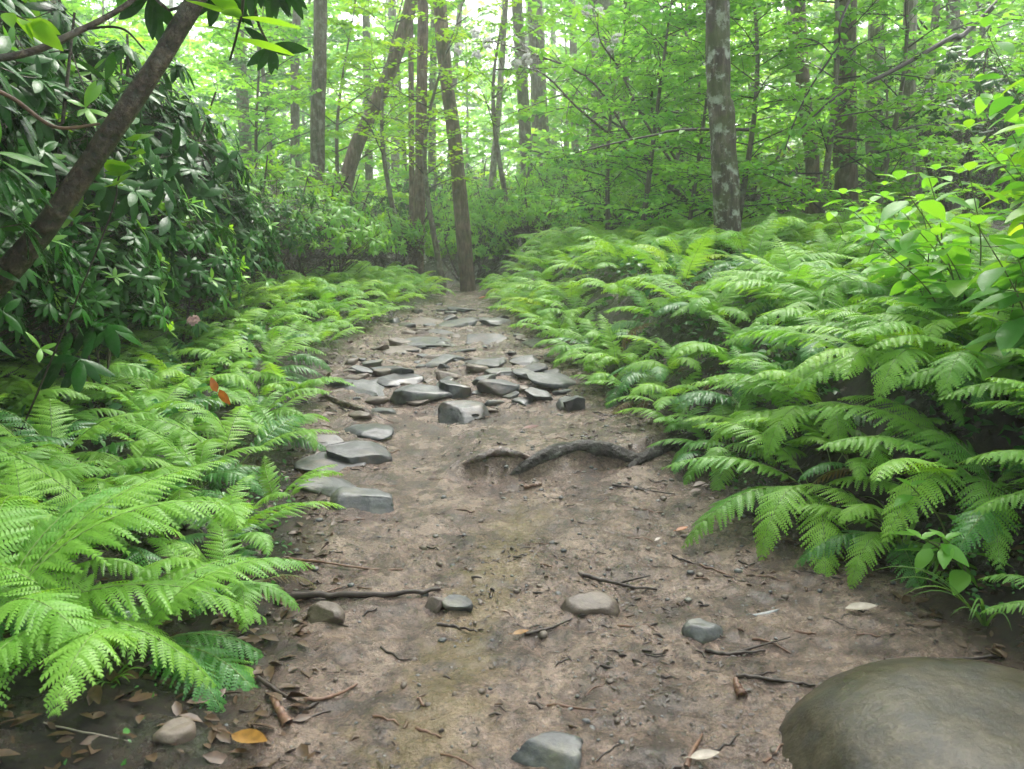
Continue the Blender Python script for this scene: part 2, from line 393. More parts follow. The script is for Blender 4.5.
# ------------------------------------------------------------------ ground and path
def build_ground():
    xf = np.arange(-1.75, 1.75, .0145)
    g = 1.75 + np.cumsum(.02 * 1.07 ** np.arange(113)); g = g[g < 112]
    xs = np.concatenate([-g[::-1], xf, g])
    ys = [-30, -15, -8, -4, -2, -.5, .3, .8, 1.05]; y = 1.15; s = .011
    while y < 125:
        ys.append(y); s = .011 + max(0, y - 1.1) * .0052 if y < 9 else s * 1.045; y += s
    ys = np.array(ys)
    X, Y = np.meshgrid(xs, ys); Z = H(X.ravel(), Y.ravel()).reshape(X.shape)
    nx, ny = len(xs), len(ys)
    V = np.stack([X.ravel(), Y.ravel(), Z.ravel()], 1)
    i, j = np.meshgrid(np.arange(ny - 1), np.arange(nx - 1), indexing='ij'); i = i.ravel(); j = j.ravel()
    Fq = np.stack([i * nx + j, i * nx + j + 1, (i + 1) * nx + j + 1, (i + 1) * nx + j], 1)
    c = V[Fq].mean(1); l, r = Lx(c[:, 1]), Rx(c[:, 1])
    inside = (c[:, 0] > l) & (c[:, 0] < r) & (c[:, 1] < 26)
    vl, vr = Lx(V[:, 1]), Rx(V[:, 1])
    tro = np.clip(.5 + np.minimum(V[:, 0] - vl, vr - V[:, 0]) * 3.2, 0, 1) * (V[:, 1] < 26)
    for name, mask in (('path', inside), ('ground', ~inside)):
        f = Fq[mask]; used = np.unique(f); remap = np.full(len(V), -1); remap[used] = np.arange(len(used))
        mb = MB(); mb.add(V[used], remap[f])
        o = mb.build(name, M['soil']); a = o.data.attributes.new('trodden', 'FLOAT', 'POINT'); a.data.foreach_set('value', tro[used].astype(np.float32))
        tag(o, {'path': 'muddy wet brown footpath climbing between the ferns', 'ground': 'dark leaf-littered forest floor on both sides of the path'}[name], None, None, 'structure')
build_ground()

# ------------------------------------------------------------------ ferns
def frond_mesh(name, seed, Ln=.6, W=.2, th0=62, th1=-25, pw=1.1, npn=26, nl=12, mat='fern', side=0.0, stipe=.2):
    r = np.random.default_rng(seed)
    n = 60; t = np.linspace(0, 1, n)
    th = np.radians(th0 + (th1 - th0) * t ** pw); az = side * t ** 1.5
    d = np.stack([np.cos(th) * np.sin(az), np.cos(th) * np.cos(az), np.sin(th)], 1)
    P = np.concatenate([[[0, 0, 0]], np.cumsum(d[:-1] * Ln / (n - 1), 0)])
    mb = MB()
    v, f = tube(P[::3], np.linspace(.0028, .0006, len(P[::3])), 4); mb.add(v, f, 1)
    for k in range(npn):
        s = stipe + (1 - stipe) * (k + .3) / npn
        u = (k + .3) / npn
        prof = (min(1, .35 + u * 2.6)) * (1 - u ** 1.7) ** .85
        for sd in (-1, 1):
            ss = min(.999, s + sd * .004); i = ss * (n - 1); i0 = int(i); fr = i - i0
            p = P[i0] * (1 - fr) + P[min(i0 + 1, n - 1)] * fr; T = d[i0]
            up0 = np.array([0, 0, 1.]); S = np.cross(T, up0); S /= np.linalg.norm(S) + 1e-9; U = np.cross(S, T)
            pl = W * .5 * prof * r.uniform(.92, 1.08) + .004
            ang = R(70 - 24 * u + r.uniform(-8, 8)); sag = r.uniform(.12, .4)
            tw = r.uniform(-.4, .4)
            D = S * sd * math.sin(ang) + T * math.cos(ang)
            nlb = max(3, int(round(nl * (.35 + .65 * prof))))
            q = np.linspace(0, 1, nlb + 1)
            mid = p + np.outer(q * pl, D) + np.outer(q * q * pl * .13, T) - np.outer((sag * q ** 1.8) * pl, U)
            mid[:, 2] -= .12 * pl * q ** 2
            FW = T * 1.0 - D * np.dot(T, D); FW /= np.linalg.norm(FW) + 1e-9
            NN = np.cross(D, FW) * sd
            FW = FW * math.cos(tw) + NN * math.sin(tw)
            lw = (pl / max(pl, .02)) * (.0165 if pl > .03 else .011) * (W / .2) * np.clip(1.05 - q, .06, 1) ** .75
            V = []; Fq = []; seg = pl / nlb
            for j in range(nlb):
                a, b = mid[j], mid[j + 1]; Dd = (b - a)
                for s2 in (-1, 1):
                    o = FW * s2; w_ = lw[j] * r.uniform(.85, 1.1)
                    c = len(V)
                    V += [a, a + o * w_ * .62 + Dd * .35 - NN * .12 * w_, a + o * w_ * 1.0 + Dd * 1.02 - NN * .3 * w_, b + o * w_ * .10 - Dd * .1]
                    V += [b]
                    Fq += [(c, c + 1, c + 2, c + 3)] if s2 == 1 else [(c + 3, c + 2, c + 1, c)]
                    Fq += [(c, c + 3, c + 4, c + 4)] if s2 == 1 else [(c + 4, c + 4, c + 3, c)]
            V = np.array(V); Fq = np.array(Fq)
            tri = Fq[1::2]; tri = np.array([[a for i, a in enumerate(x) if i == 0 or a != x[i - 1]][:3] for x in tri.tolist()])
            tv = r.uniform(.25, .75); mb.add(V, Fq[0::2], 0, tv)
            mb.f.append((tri + (mb.n - len(V)), 0, np.full(len(tri), tv)))
    o = mb.build(name, [M[mat], M['rachis']])
    me = o.data; bpy.data.objects.remove(o); return me, (P, d)

NEAR = [frond_mesh('frond', 100 + i, *a) for i, a in enumerate([
    (.62, .23, 66, -28, 1.15, 22, 13), (.62, .21, 58, -12, 1.0, 21, 13), (.60, .25, 74, -45, 1.2, 21, 13),
    (.64, .22, 50, -35, 1.0, 23, 13), (.58, .21, 70, 5, 1.3, 20, 12), (.62, .23, 60, -60, 1.5, 22, 13)])]
SIDEY = [frond_mesh('frond', 120 + i, .62, .22, 60, -25, 1.1, 21, 13, 'fern', sd) for i, sd in enumerate((.5, -.5))]
DEEP = [frond_mesh('frond', 130 + i, .55, .21, 50, -40, 1.1, 20, 11, 'fern_deep', sd) for i, sd in enumerate((.3, -.3))]
LOWF = [frond_mesh('frond', 140 + i, *a) for i, a in enumerate([(.6, .24, 66, -28, 1.1, 17, 7), (.6, .24, 55, -15, 1.0, 17, 7), (.6, .24, 72, -50, 1.3, 17, 7)])]
BROWN = [frond_mesh('frond', 150, .5, .16, 30, -70, 1.2, 18, 9, 'fern_brown', .3)]

def add_frond(root, me, az, tilt, sc, roll=0.0, base=(0, 0, 0)):
    o = bpy.data.objects.new('frond', me); COL.objects.link(o); o.parent = root
    o.matrix_local = Matrix.Translation(base) @ Matrix.Rotation(-az, 4, 'Z') @ Matrix.Rotation(tilt, 4, 'X') @ Matrix.Rotation(roll, 4, 'Y') @ Matrix.Scale(sc, 4)
    return o

# azimuth: 0 = +Y (away), pi/2 = +X
def fern(x, y, sc, label, group, nf=None, face=None, spread=None, deep=.12, sink=.01):
    root = empty('fern', (x, y, Hs(x, y) - sink)); tag(root, label, 'fern', group)
    nf = nf or int(rng.integers(6, 10))
    for k in range(nf):
        az = 2 * math.pi * (k + rng.uniform(-.3, .3)) / nf
        if face is not None and spread:
            az = face + rng.normal(0, spread)
        towards = math.cos(az - face) if face is not None else 0
        pool = NEAR + SIDEY
        me = pool[rng.integers(len(pool))][0]
        if rng.random() < deep: me = DEEP[rng.integers(2)][0]
        elif rng.random() < .035: me = BROWN[0][0]
        tilt = -R(8) * towards + rng.normal(0, R(7))
        add_frond(root, me, az, tilt, sc * rng.uniform(.75, 1.12), rng.normal(0, R(10)), (rng.uniform(-.06, .06), rng.uniform(-.06, .06), 0))
    return root

def far_fern_variants():
    out = []
    for s in range(3):
        r = np.random.default_rng(300 + s); mb = MB(); n = 8
        for k in range(n):
            me, _ = LOWF[r.integers(3)]
            nv = len(me.vertices); co = np.empty(nv * 3); me.vertices.foreach_get('co', co); co = co.reshape(-1, 3)
            Mx = Matrix.Rotation(2 * math.pi * (k + r.uniform(-.3, .3)) / n, 4, 'Z') @ Matrix.Rotation(r.normal(0, R(8)), 4, 'X') @ Matrix.Scale(r.uniform(.75, 1.1), 4)
            co = co @ np.array(Mx.to_3x3()).T
            q = [[], []]
            for p in me.polygons:
                q[0 if len(p.vertices) == 3 else 1].append((list(p.vertices), p.material_index))
            tt = r.uniform(0, 1)
            first = True
            for grp in q:
                for mi in (0, 1):
                    ff = [a for a, b in grp if b == mi]
                    if not ff: continue
                    if first: mb.add(co, np.array(ff), mi, tt); off = mb.n - nv; first = False
                    else: mb.f.append((np.array(ff) + off, mi, np.full(len(ff), tt)))
        o = mb.build('fern', [M['fern'], M['rachis']]); out.append(o.data); bpy.data.objects.remove(o)
    return out
FARF = far_fern_variants()

def far_fern(x, y, sc, label, group):
    o = bpy.data.objects.new('fern', FARF[rng.integers(3)]); COL.objects.link(o)
    o.location = (x, y, Hs(x, y) - .01); o.rotation_euler = (rng.normal(0, .08), rng.normal(0, .08), rng.uniform(0, 6.28)); o.scale = (sc, sc, sc * rng.uniform(.9, 1.15))
    tag(o, label, 'fern', group); return o

def poisson(n, sampler, dist, maxn):
    pts = []
    for _ in range(n):
        p = sampler()
        if p is None: continue
        dd = dist * (p[2] if len(p) > 2 else 1)
        if all((p[0] - q[0]) ** 2 + (p[1] - q[1]) ** 2 > dd * dd for q in pts): pts.append(p)
        if len(pts) >= maxn: break
    return pts

def band(y):
    if y < 2.3: return 'beside the boulder'
    if y < 3.3: return 'nearer than the arched root'
    if y < 4.6: return 'beside the arched root'
    if y < 6.2: return 'beside the slab step'
    if y < 8.5: return 'beyond the slab step'
    return 'near the crest'

FERN_PTS = []
def row_of(s):
    return 'at the path edge' if s < .3 else ('in the second row' if s < .75 else ('in mid bank' if s < 1.5 else 'at the back'))

def left_s():
    y = rng.uniform(.95, 11.5) ; s = rng.uniform(.12, 1.75) if y < 6 else rng.uniform(.1, 1.2)
    return (float(Lx(y)) - s, y, 1.0 if y < 5 else 1.1)
def right_s():
    y = rng.uniform(.7, 11.5); s = rng.uniform(.16, 3.0 if y > 4 else 1.9)
    if y < 1.9 and float(Rx(y)) + s < .72 * y + .75: return None
    if y < 2.6 and s < .3: return None
    return (float(Rx(y)) + s, y, (.82 if y < 4 else .95) if y < 5 else 1.12)
for side, smp, mx in (('left', left_s, 110), ('right', right_s, 197)):
    for p in poisson(6000, smp, .29 if side == 'left' else .33, mx):
        x, y = p[0], p[1]
        s = (float(Lx(y)) - x) if side == 'left' else (x - float(Rx(y)))
        if side == 'left' and (y < 1.62 or (y < 1.95 and s < .3)): continue
        sc = float(np.clip(.62 + .32 * min(s, .9) + rng.uniform(-.1, .14), .45, 1.08)) * (1.0 if side == 'left' else 1.12)
        if side == 'left': sc *= .96
        size = 'small' if sc < .72 else ('tall' if sc > .97 else 'mid-sized')
        lab = f"{size} fern {row_of(s)} of the {side} bank, {band(y)}"
        grp = f"ferns on the {side} bank of the path"
        if y < 6.0:
            face = (math.pi * .62) if side == 'left' else (-math.pi * .62)
            fern(x, y, sc, lab, grp, face=face, nf=int(rng.integers(8, 12)) if side == 'left' else int(rng.integers(10, 15)), deep=.22)
        else:
            far_fern(x, y, sc * 1.05, lab, grp)

for k, y in enumerate(np.arange(3.3, 10.8, .36)):
    y = float(y + rng.uniform(-.08, .08)); x = float(Rx(y)) + .05 + rng.uniform(0, .06); sc = .58 + rng.uniform(0, .14)
    lab = f"small fern fringe leaning onto the path from the right bank, {band(y)}"; grp = 'fern fringe along the right edge of the path'
    if y < 6: fern(x, y, sc, lab, grp, face=-math.pi * .6, nf=9)
    else: far_fern(x, y, sc * 1.1, lab, grp)
# ------------------------------------------------------------------ rhododendrons
def whorls(mb, C, D, n=8, size=.15, mat=0, r=None, tpl=TPL_RHODO, up=.15, droop=.35):
    r = r or rng
    P = []; DD = []; NN = []; S = []; T = []
    for c, d in zip(C, D):
        d = d / np.linalg.norm(d); a = np.cross(d, [0, .3, 1.]); a /= np.linalg.norm(a); b = np.cross(d, a)
        tt = r.random()
        for k in range(n):
            an = 2 * math.pi * (k + r.uniform(-.3, .3)) / n
            o = a * math.cos(an) + b * math.sin(an)
            dd = o + d * (up + r.uniform(-.2, .35)); dd = dd / np.linalg.norm(dd) + np.array([0, 0, -droop * r.uniform(.0, 2.2)]) + r.normal(0, .18, 3)
            P.append(c + d * r.uniform(-.02, .02)); DD.append(dd); NN.append(d + r.normal(0, .15, 3) + np.array([0, 0, .4])); S.append(size * r.uniform(.65, 1.15)); T.append(np.clip(tt + r.uniform(-.25, .25), 0, 1))
    put_leaves(mb, tpl, P, DD, NN, S, mat, np.array(T))

def bush_variant(seed, h=2.2, w=1.3, nst=7, nw=170, size=.15, leafmat='rhodo', newmat_='rhodo_new', newfrac=.12, low=.12):
    r = np.random.default_rng(seed); st = MB(); fo = MB(); C = []; D = []
    stems = []
    for k in range(nst):
        az = 2 * math.pi * (k + r.uniform(-.4, .4)) / nst; reach = w * r.uniform(.3, .9); hh = h * r.uniform(.6, 1)
        base = np.array([math.cos(az) * .1, math.sin(az) * .1, -.08])
        p1 = base + np.array([math.cos(az) * reach * .45 + r.normal(0, .08), math.sin(az) * reach * .45 + r.normal(0, .08), hh * .45])
        p2 = np.array([math.cos(az) * reach + r.normal(0, .15), math.sin(az) * reach + r.normal(0, .15), hh])
        P = spline([base, p1, p2], 14); stems.append(P)
        v, f = tube(P, np.linspace(.028, .009, 14) * r.uniform(.7, 1.2), 6, .2, seed + k); st.add(v, f)
    for q in range(nw):
        P = stems[r.integers(nst)]; i = int(r.uniform(.15, 1) ** .8 * 13); a = P[i]
        # target on/near an ellipsoid shell
        u = r.normal(0, 1, 3); u[2] = abs(u[2]) * .9 - .15; u /= np.linalg.norm(u)
        rad = r.uniform(.55, 1.0)
        t = np.array([u[0] * w * rad, u[1] * w * rad, h * (low + (1 - low) * (.45 + .55 * u[2] * rad))])
        if np.linalg.norm(t - a) > 1.1 * w: a = P[np.argmin(np.linalg.norm(P - t, axis=1))]
        m = (a + t) / 2 + r.normal(0, .07, 3) + np.array([0, 0, -.05])
        Q = spline([a, m, t], 6); v, f = tube(Q, np.linspace(.005, .0025, 6), 4); st.add(v, f)
        dd = (t - m) * .7 + np.array([u[0], u[1], .6]) * .3 * w
        C.append(t); D.append(dd / np.linalg.norm(dd))
    C = np.array(C); D = np.array(D); new = r.random(len(C)) < newfrac
    whorls(fo, C[~new], D[~new], 8, size, 0, r, droop=.2)
    if new.any(): whorls(fo, C[new], D[new], 6, size * .8, 1, r, up=.7, droop=.1)
    a = st.build('stem', M['bark_rhodo']); b = fo.build('foliage', [M[leafmat], M[newmat_]])
    ma, mb_ = a.data, b.data; bpy.data.objects.remove(a); bpy.data.objects.remove(b)
    return ma, mb_
BUSH = [bush_variant(400 + i, 2.4, 1.15, 7, 300, .195, 'rhodo', 'rhodo_new', .09, .0) for i in range(3)]
BUSHL = [bush_variant(410 + i, 1.5, 1.1, 7, 280, .13, 'rhodo_new', 'lime', .35, .05) for i in range(2)]
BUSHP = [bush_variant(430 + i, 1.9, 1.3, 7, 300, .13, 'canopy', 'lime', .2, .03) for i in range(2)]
BUSHM = [bush_variant(420 + i, 2.0, 1.3, 8, 300, .12, 'rhodo', 'rhodo_new', .25, .05) for i in range(2)]
BLOSSOM = None
def blossom_mesh():
    mb = MB(); r = np.random.default_rng(7); P = []; D = []; NN = []
    for k in range(14):
        u = r.normal(0, 1, 3); u[2] = abs(u[2]); u /= np.linalg.norm(u)
        a = np.cross(u, [.3, .2, 1]); a /= np.linalg.norm(a); b = np.cross(u, a)
        for q in range(5):
            an = q * 2 * math.pi / 5; o = a * math.cos(an) + b * math.sin(an)
            P.append(u * .035); D.append(o + u * .8); NN.append(u)
    put_leaves(mb, leaf_tpl(.75, 3, .2, -.1, .2), P, D, NN, .024)
    o = mb.build('blossom', M['petal']); me = o.data; bpy.data.objects.remove(o); return me
BLOSSOM = blossom_mesh()

def bush(kind, x, y, s, label, group='rhododendron shrubs among the trees', flowers=(), rz=None, name='rhododendron_bush', cat='shrub', sz=1):
    pool = {'dark': BUSH, 'light': BUSHL, 'mid': BUSHM, 'pale': BUSHP}[kind]
    st, fo = pool[rng.integers(len(pool))]
    root = empty(name, (x, y, Hs(x, y) - .03), rng.uniform(0, 6.28) if rz is None else rz); root.scale = (s, s, s * sz)
    tag(root, label, cat, group)
    for nm, me in (('stem', st), ('foliage', fo)):
        o = bpy.data.objects.new(nm, me); COL.objects.link(o); o.parent = root
    if flowers: bpy.context.view_layer.update()
    for p in flowers:
        o = bpy.data.objects.new('blossom', BLOSSOM); COL.objects.link(o); o.parent = root
        o.location = root.matrix_world.inverted() @ Vector(p); o.scale = (1.6 / s,) * 3; o.rotation_euler = (rng.uniform(-.6, .6), rng.uniform(-.6, .6), 0)
    return root

D_ = 'dark glossy rhododendron '
for a in [
    ('dark', -2.75, 2.6, .95, D_ + 'behind the tall ferns, nearest the leaning trunk'),
    ('dark', -3.4, 3.7, 1.05, D_ + 'whose crown fills the gap behind the leaning trunk'),
    ('dark', -2.75, 4.5, .82, D_ + 'directly behind the pink blossom'),
    ('dark', -3.9, 5.2, 1.15, D_ + 'tallest one rising over the fern bank'),
    ('dark', -2.95, 5.9, .9, D_ + 'with drooping outer leaves level with the slab step'),
    ('dark', -4.6, 6.9, 1.25, D_ + 'deep in the thicket behind the fern bank'),
    ('dark', -3.4, 7.3, .85, D_ + 'with wet shining leaves past the slab step'),
    ('mid', -2.55, 8.0, .62, 'low rounded rhododendron of dark leaves where the fern bank narrows'),
    ('mid', -3.9, 9.0, .75, 'spreading rhododendron below the straight grey trunk'),
    ('dark', -2.35, 3.3, .5, 'low dark rhododendron crouching under the leaning trunk'),
    ('dark', -2.25, 4.1, .45, 'low dark rhododendron just behind the pink blossom'),
    ('dark', -2.2, 5.1, .45, 'low dark rhododendron closing the back of the fern bank'),
    ('dark', -2.35, 6.3, .5, 'low dark rhododendron beside the fern bank past the slab step'),
    ('dark', -3.3, 2.4, .7, 'dark rhododendron filling the lower left behind the ferns'),
    ('dark', -5.3, 4.2, 1.3, D_ + 'big shadowy one behind the leaning trunk, against the deep wood'),
    ('dark', -6.3, 6.2, 1.4, D_ + 'farthest back in the shady thicket'),
    ('dark', -5.9, 8.8, 1.2, D_ + 'in the hazy middle distance behind the thicket'),
    ('light', -2.15, 9.0, .78, 'bright young rhododendron at the bend before the twin trunks'),
    ('light', -3.0, 10.4, 1.05, 'bright green rhododendron with whorls of fresh leaves below the leaning brown trunk'),
    ('light', -1.9, 12.0, .75, 'pale rhododendron just short of the straight reddish trunk'),
    ('light', -4.4, 11.6, 1.1, 'bright rhododendron mound beside the foot of the tall grey trunk'),
    ('mid', -3.2, 13.6, .9, 'dark low rhododendron behind the bright mound'),
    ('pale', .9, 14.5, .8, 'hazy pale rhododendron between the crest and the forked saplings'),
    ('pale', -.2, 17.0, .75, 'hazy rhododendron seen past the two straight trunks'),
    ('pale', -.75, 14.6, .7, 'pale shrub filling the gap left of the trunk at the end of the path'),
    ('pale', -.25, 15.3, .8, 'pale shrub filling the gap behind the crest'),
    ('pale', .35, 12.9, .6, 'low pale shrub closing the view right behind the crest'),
    ('light', 2.3, 12.5, .85, 'pale glossy shrub behind the far end of the right fern bank'),
    ('light', 3.3, 10.5, .95, 'glossy light shrub just behind the mossy trunk, on its path side'),
    ('mid', 1.9, 16.5, 1.1, 'flowering rhododendron dotted with white blossoms in the middle distance'),
    ('mid', 5.2, 9.4, 1.0, 'rhododendron between the mossy trunk and the brown double trunks'),
    ('mid', 7.2, 9.0, 1.1, 'dark shrub under the pale grey trunks on the slope'),
    ('dark', 4.6, 5.4, .72, 'dark broad rhododendron on the slope above the right ferns'),
    ('mid', 8.5, 11.5, 1.3, 'tall shrub filling the slope behind the pale trunks'),
]: bush(*a)

# ------------------------------------------------------------------ trees
def trunk_mesh(P, r0, r1, mat, name, parent, sides=18, flare=.35, rough=.18, seed=0, n=40):
    Q = spline(P, n); t = np.linspace(0, 1, n)
    rad = r0 + (r1 - r0) * t; rad = rad * (1 + flare * np.exp(-t * 25))
    v, f = tube(Q, rad, sides, rough, seed); mb = MB(); mb.add(v, f)
    return mb.build(name, M[mat], parent), Q, rad

def spray_crown(mb, Q, rad, t0, t1, nb, blen, leaf, seed, tpl=TPL_FAR, ntw=8, nlf=10, leafm=1, woodm=0, elev=(10, 40), jit=.5, azc=None, azs=None):
    """layered leafy boughs on a trunk curve Q between fractions t0..t1"""
    r = np.random.default_rng(seed); LP = []; LD = []; LN = []; LS = []; LT = []
    n = len(Q)
    for b in range(nb):
        t = t0 + (t1 - t0) * (b + r.uniform(0, 1)) / nb; i = min(n - 1, int(t * (n - 1))); o = Q[i]
        az = b * 2.4 + r.uniform(-.5, .5) if azc is None else azc + r.normal(0, azs)
        el = R(r.uniform(*elev)); L_ = blen * r.uniform(.6, 1.15) * (1 - .55 * max(0, (t - t0) / max(1e-3, t1 - t0) - .3))
        d = np.array([math.cos(az) * math.cos(el), math.sin(az) * math.cos(el), math.sin(el)])
        end = o + d * L_ + np.array([0, 0, -.12 * L_]); mid = o + d * L_ * .5 + r.normal(0, .05, 3) * L_
        B = spline([o, mid, end], 10)
        v, f = tube(B, np.linspace(max(.004, .009 * L_), .002, 10), 5); mb.add(v, f, woodm)
        side = np.cross(d, [0, 0, 1.]); side /= np.linalg.norm(side) + 1e-9; tb = r.random()
        for k in range(ntw):
            q = .2 + .8 * (k + r.uniform(0, 1)) / ntw; bi = min(9, int(q * 9)); p = B[bi]; sd = 1 if k % 2 else -1
            tl = L_ * .42 * (1.15 - q) * r.uniform(.7, 1.3) + .08
            td = side * sd * r.uniform(.5, 1) + d * r.uniform(.5, 1); td[2] += r.normal(0, .12); td /= np.linalg.norm(td)
            if k == ntw - 1: td = d; 
            e = p + td * tl; v, f = tube(np.array([p, (p + e) / 2 + [0, 0, .02], e]), [.004, .0025, .0015], 3); mb.add(v, f, woodm)
            s2 = np.cross(td, [0, 0, 1.]); s2 /= np.linalg.norm(s2) + 1e-9
            u = (np.arange(nlf) + r.uniform(0, 1, nlf)) / nlf
            sg = np.where(np.arange(nlf) % 2, 1, -1)
            LP.append(p + u[:, None] * (e - p)); LD.append(td * .7 + s2 * sg[:, None] * .8 + r.normal(0, .25, (nlf, 3)) + [0, 0, -.15])
            LN.append(np.array([0, 0, 1.]) + r.normal(0, jit, (nlf, 3))); LS.append(leaf * r.uniform(.6, 1.2, nlf)); LT.append(np.clip(tb * .5 + r.random(nlf) * .5, 0, 1))
    put_leaves(mb, tpl, np.concatenate(LP), np.concatenate(LD), np.concatenate(LN), np.concatenate(LS), leafm, np.concatenate(LT))

# shared crowns for canopy trees (local coords: trunk top at origin)
def canopy_crown(seed, mat, leaf=.16, bl=3.2, nb=9):
    mb = MB(); Q = spline([(0, 0, 0), (.1, .1, 4), (0, 0, 8)], 20)
    v, f = tube(Q, np.linspace(.1, .02, 20), 6); mb.add(v, f, 0)
    spray_crown(mb, Q, None, 0, 1, nb, bl, leaf, seed, TPL_FAR, 9, 16, elev=(5, 45))
    o = mb.build('crown', [M['bark_grey'], M[mat]]); me = o.data; bpy.data.objects.remove(o); return me
CROWN = [canopy_crown(500, 'canopy'), canopy_crown(501, 'canopy'), canopy_crown(502, 'lime')]

def canopy_tree(px, pybase, Y, w_px, label, bark, top=None, name='tree', lean=None, h=15, crown=True, group='forest trees with trunks in view', seed=None, bend=None):
    """trunk seen through picture points (px, pybase) .. top at depth Y"""
    pb = at(px, pybase, Y); bx, by = pb[0], pb[1]
    tp = at(top[0], top[1], Y + (top[2] if len(top) > 2 else 0)) if top else np.array([bx, by, 4])
    zb = Hs(bx, by)
    dirv = (tp - pb) / max(.1, (tp[2] - pb[2]))
    g = np.array([bx - dirv[0] * (pb[2] - zb) * .6, by, zb - .1])
    hh = h
    pts = [g, pb, tp]
    if bend: pts.insert(2, at(bend[0], bend[1], Y))
    ctop = tp + np.array([dirv[0] * (hh - tp[2]) * .5, dirv[1] * .2, hh - tp[2]])
    pts.append((tp + ctop) / 2 + np.array([dirv[0] * .3, 0, 0])); pts.append(ctop)
    seed = seed or int(rng.integers(1e6))
    root = empty(name, (g[0], g[1], zb)); tag(root, label, 'tree', group)
    pts = [np.array(p) - np.array([g[0], g[1], zb]) for p in pts]
    depth = Y / math.cos(PITCH)
    r0 = w_px / 2 * .92 * depth / F
    # arc-length spaced
    trunk_mesh(pts, r0, r0 * .55, bark, 'trunk', root, seed=seed, n=60)
    if crown:
        o = bpy.data.objects.new('crown', CROWN[seed % 3]); COL.objects.link(o); o.parent = root
        s = rng.uniform(.8, 1.2); o.location = pts[-1] - np.array([0, 0, 3.0]); o.scale = (s, s, s); o.rotation_euler = (0, 0, rng.uniform(0, 6))
    return root

T = canopy_tree
T(317, 160, 13, 17, 'straight grey trunk standing above the bright rhododendrons on the shady side', 'bark_grey', (320, 0))
T(352, 160, 14, 17, 'strongly leaning brown trunk behind the bright rhododendrons', 'bark_brown', (408, 15))
T(418, 285, 12.6, 14, 'slim straight reddish trunk at the crest, shadow side of the pair', 'bark_red', (423, 0))
T(412, 230, 15, 7, 'thin pinkish stem just behind the slim reddish trunk', 'bark_red', (411, 60), h=9)
T(468, 290, 12.2, 18, 'mossy-footed grey-brown trunk at the end of the path', 'bark_brown', (441, 20), bend=(456, 150))
T(482, 285, 17, 8, 'thin pale stem leaning behind the trunk at the end of the path', 'bark_pale', (500, 90), h=10)
T(530, 250, 20, 15, 'grey trunk in the bright gap above the crest', 'bark_grey', (517, 0), bend=(525, 130))
T(543, 185, 24, 20, 'broad hazy trunk behind the grey trunk in the bright gap', 'bark_grey', (536, 30), h=16)
T(605, 120, 22, 34, 'broadest grey trunk in the hazy wood above the white blossoms', 'bark_grey', (602, 0), h=18)
T(645, 100, 25, 15, 'hazy trunk beside the broadest grey trunk', 'bark_grey', (646, 0), h=18)
T(728, 240, 7.0, 31, 'mossy lichen-spotted trunk rising from the right fern bank', 'bark_moss', (717, 0), bend=(722, 120))
T(812, 160, 9.2, 16, 'reddish trunk between the mossy trunk and the brown trunk', 'bark_red', (800, 20))
T(846, 200, 8.6, 27, 'dark brown trunk in front of the two pale ones', 'bark_brown', (846, 0))
T(874, 200, 9.4, 20, 'rough grey trunk close beside the dark brown trunk', 'bark_pale', (877, 0))
T(908, 160, 9.0, 17, 'palest straight trunk on the slope', 'bark_pale', (911, 0))
T(800, 110, 19, 13, 'hazy trunk seen between the mossy trunk and the reddish one', 'bark_grey', (792, 0))
T(955, 80, 16, 16, 'hazy grey trunk behind the tall leafy plants', 'bark_grey', (953, 0))
T(690, 120, 20, 9, 'thin hazy trunk just beside the mossy trunk', 'bark_grey', (688, 0))
T(368, 120, 26, 9, 'thin hazy upright trunk crossed by the leaning brown trunk', 'bark_grey', (366, 0))
T(432, 150, 24, 9, 'hazy thin trunk between the two crest trunks', 'bark_grey', (434, 0))
T(452, 120, 28, 7, 'faint stem beyond the trunk at the end of the path', 'bark_grey', (460, 0))
T(295, 70, 20, 10, 'faint trunk beside the straight grey trunk, deeper in the wood', 'bark_grey', (297, 0))
T(575, 120, 28, 9, 'faint slender trunk beyond the white blossoms', 'bark_grey', (572, 0))
T(755, 90, 24, 10, 'faint trunk on the far side of the mossy trunk', 'bark_grey', (758, 0))
T(240, 60, 22, 13, 'faint trunk glimpsed through the dark rhododendron leaves', 'bark_grey', (236, 0))
T(395, 150, 32, 10, 'farthest faint trunk beyond the reddish trunk', 'bark_grey', (392, 0))

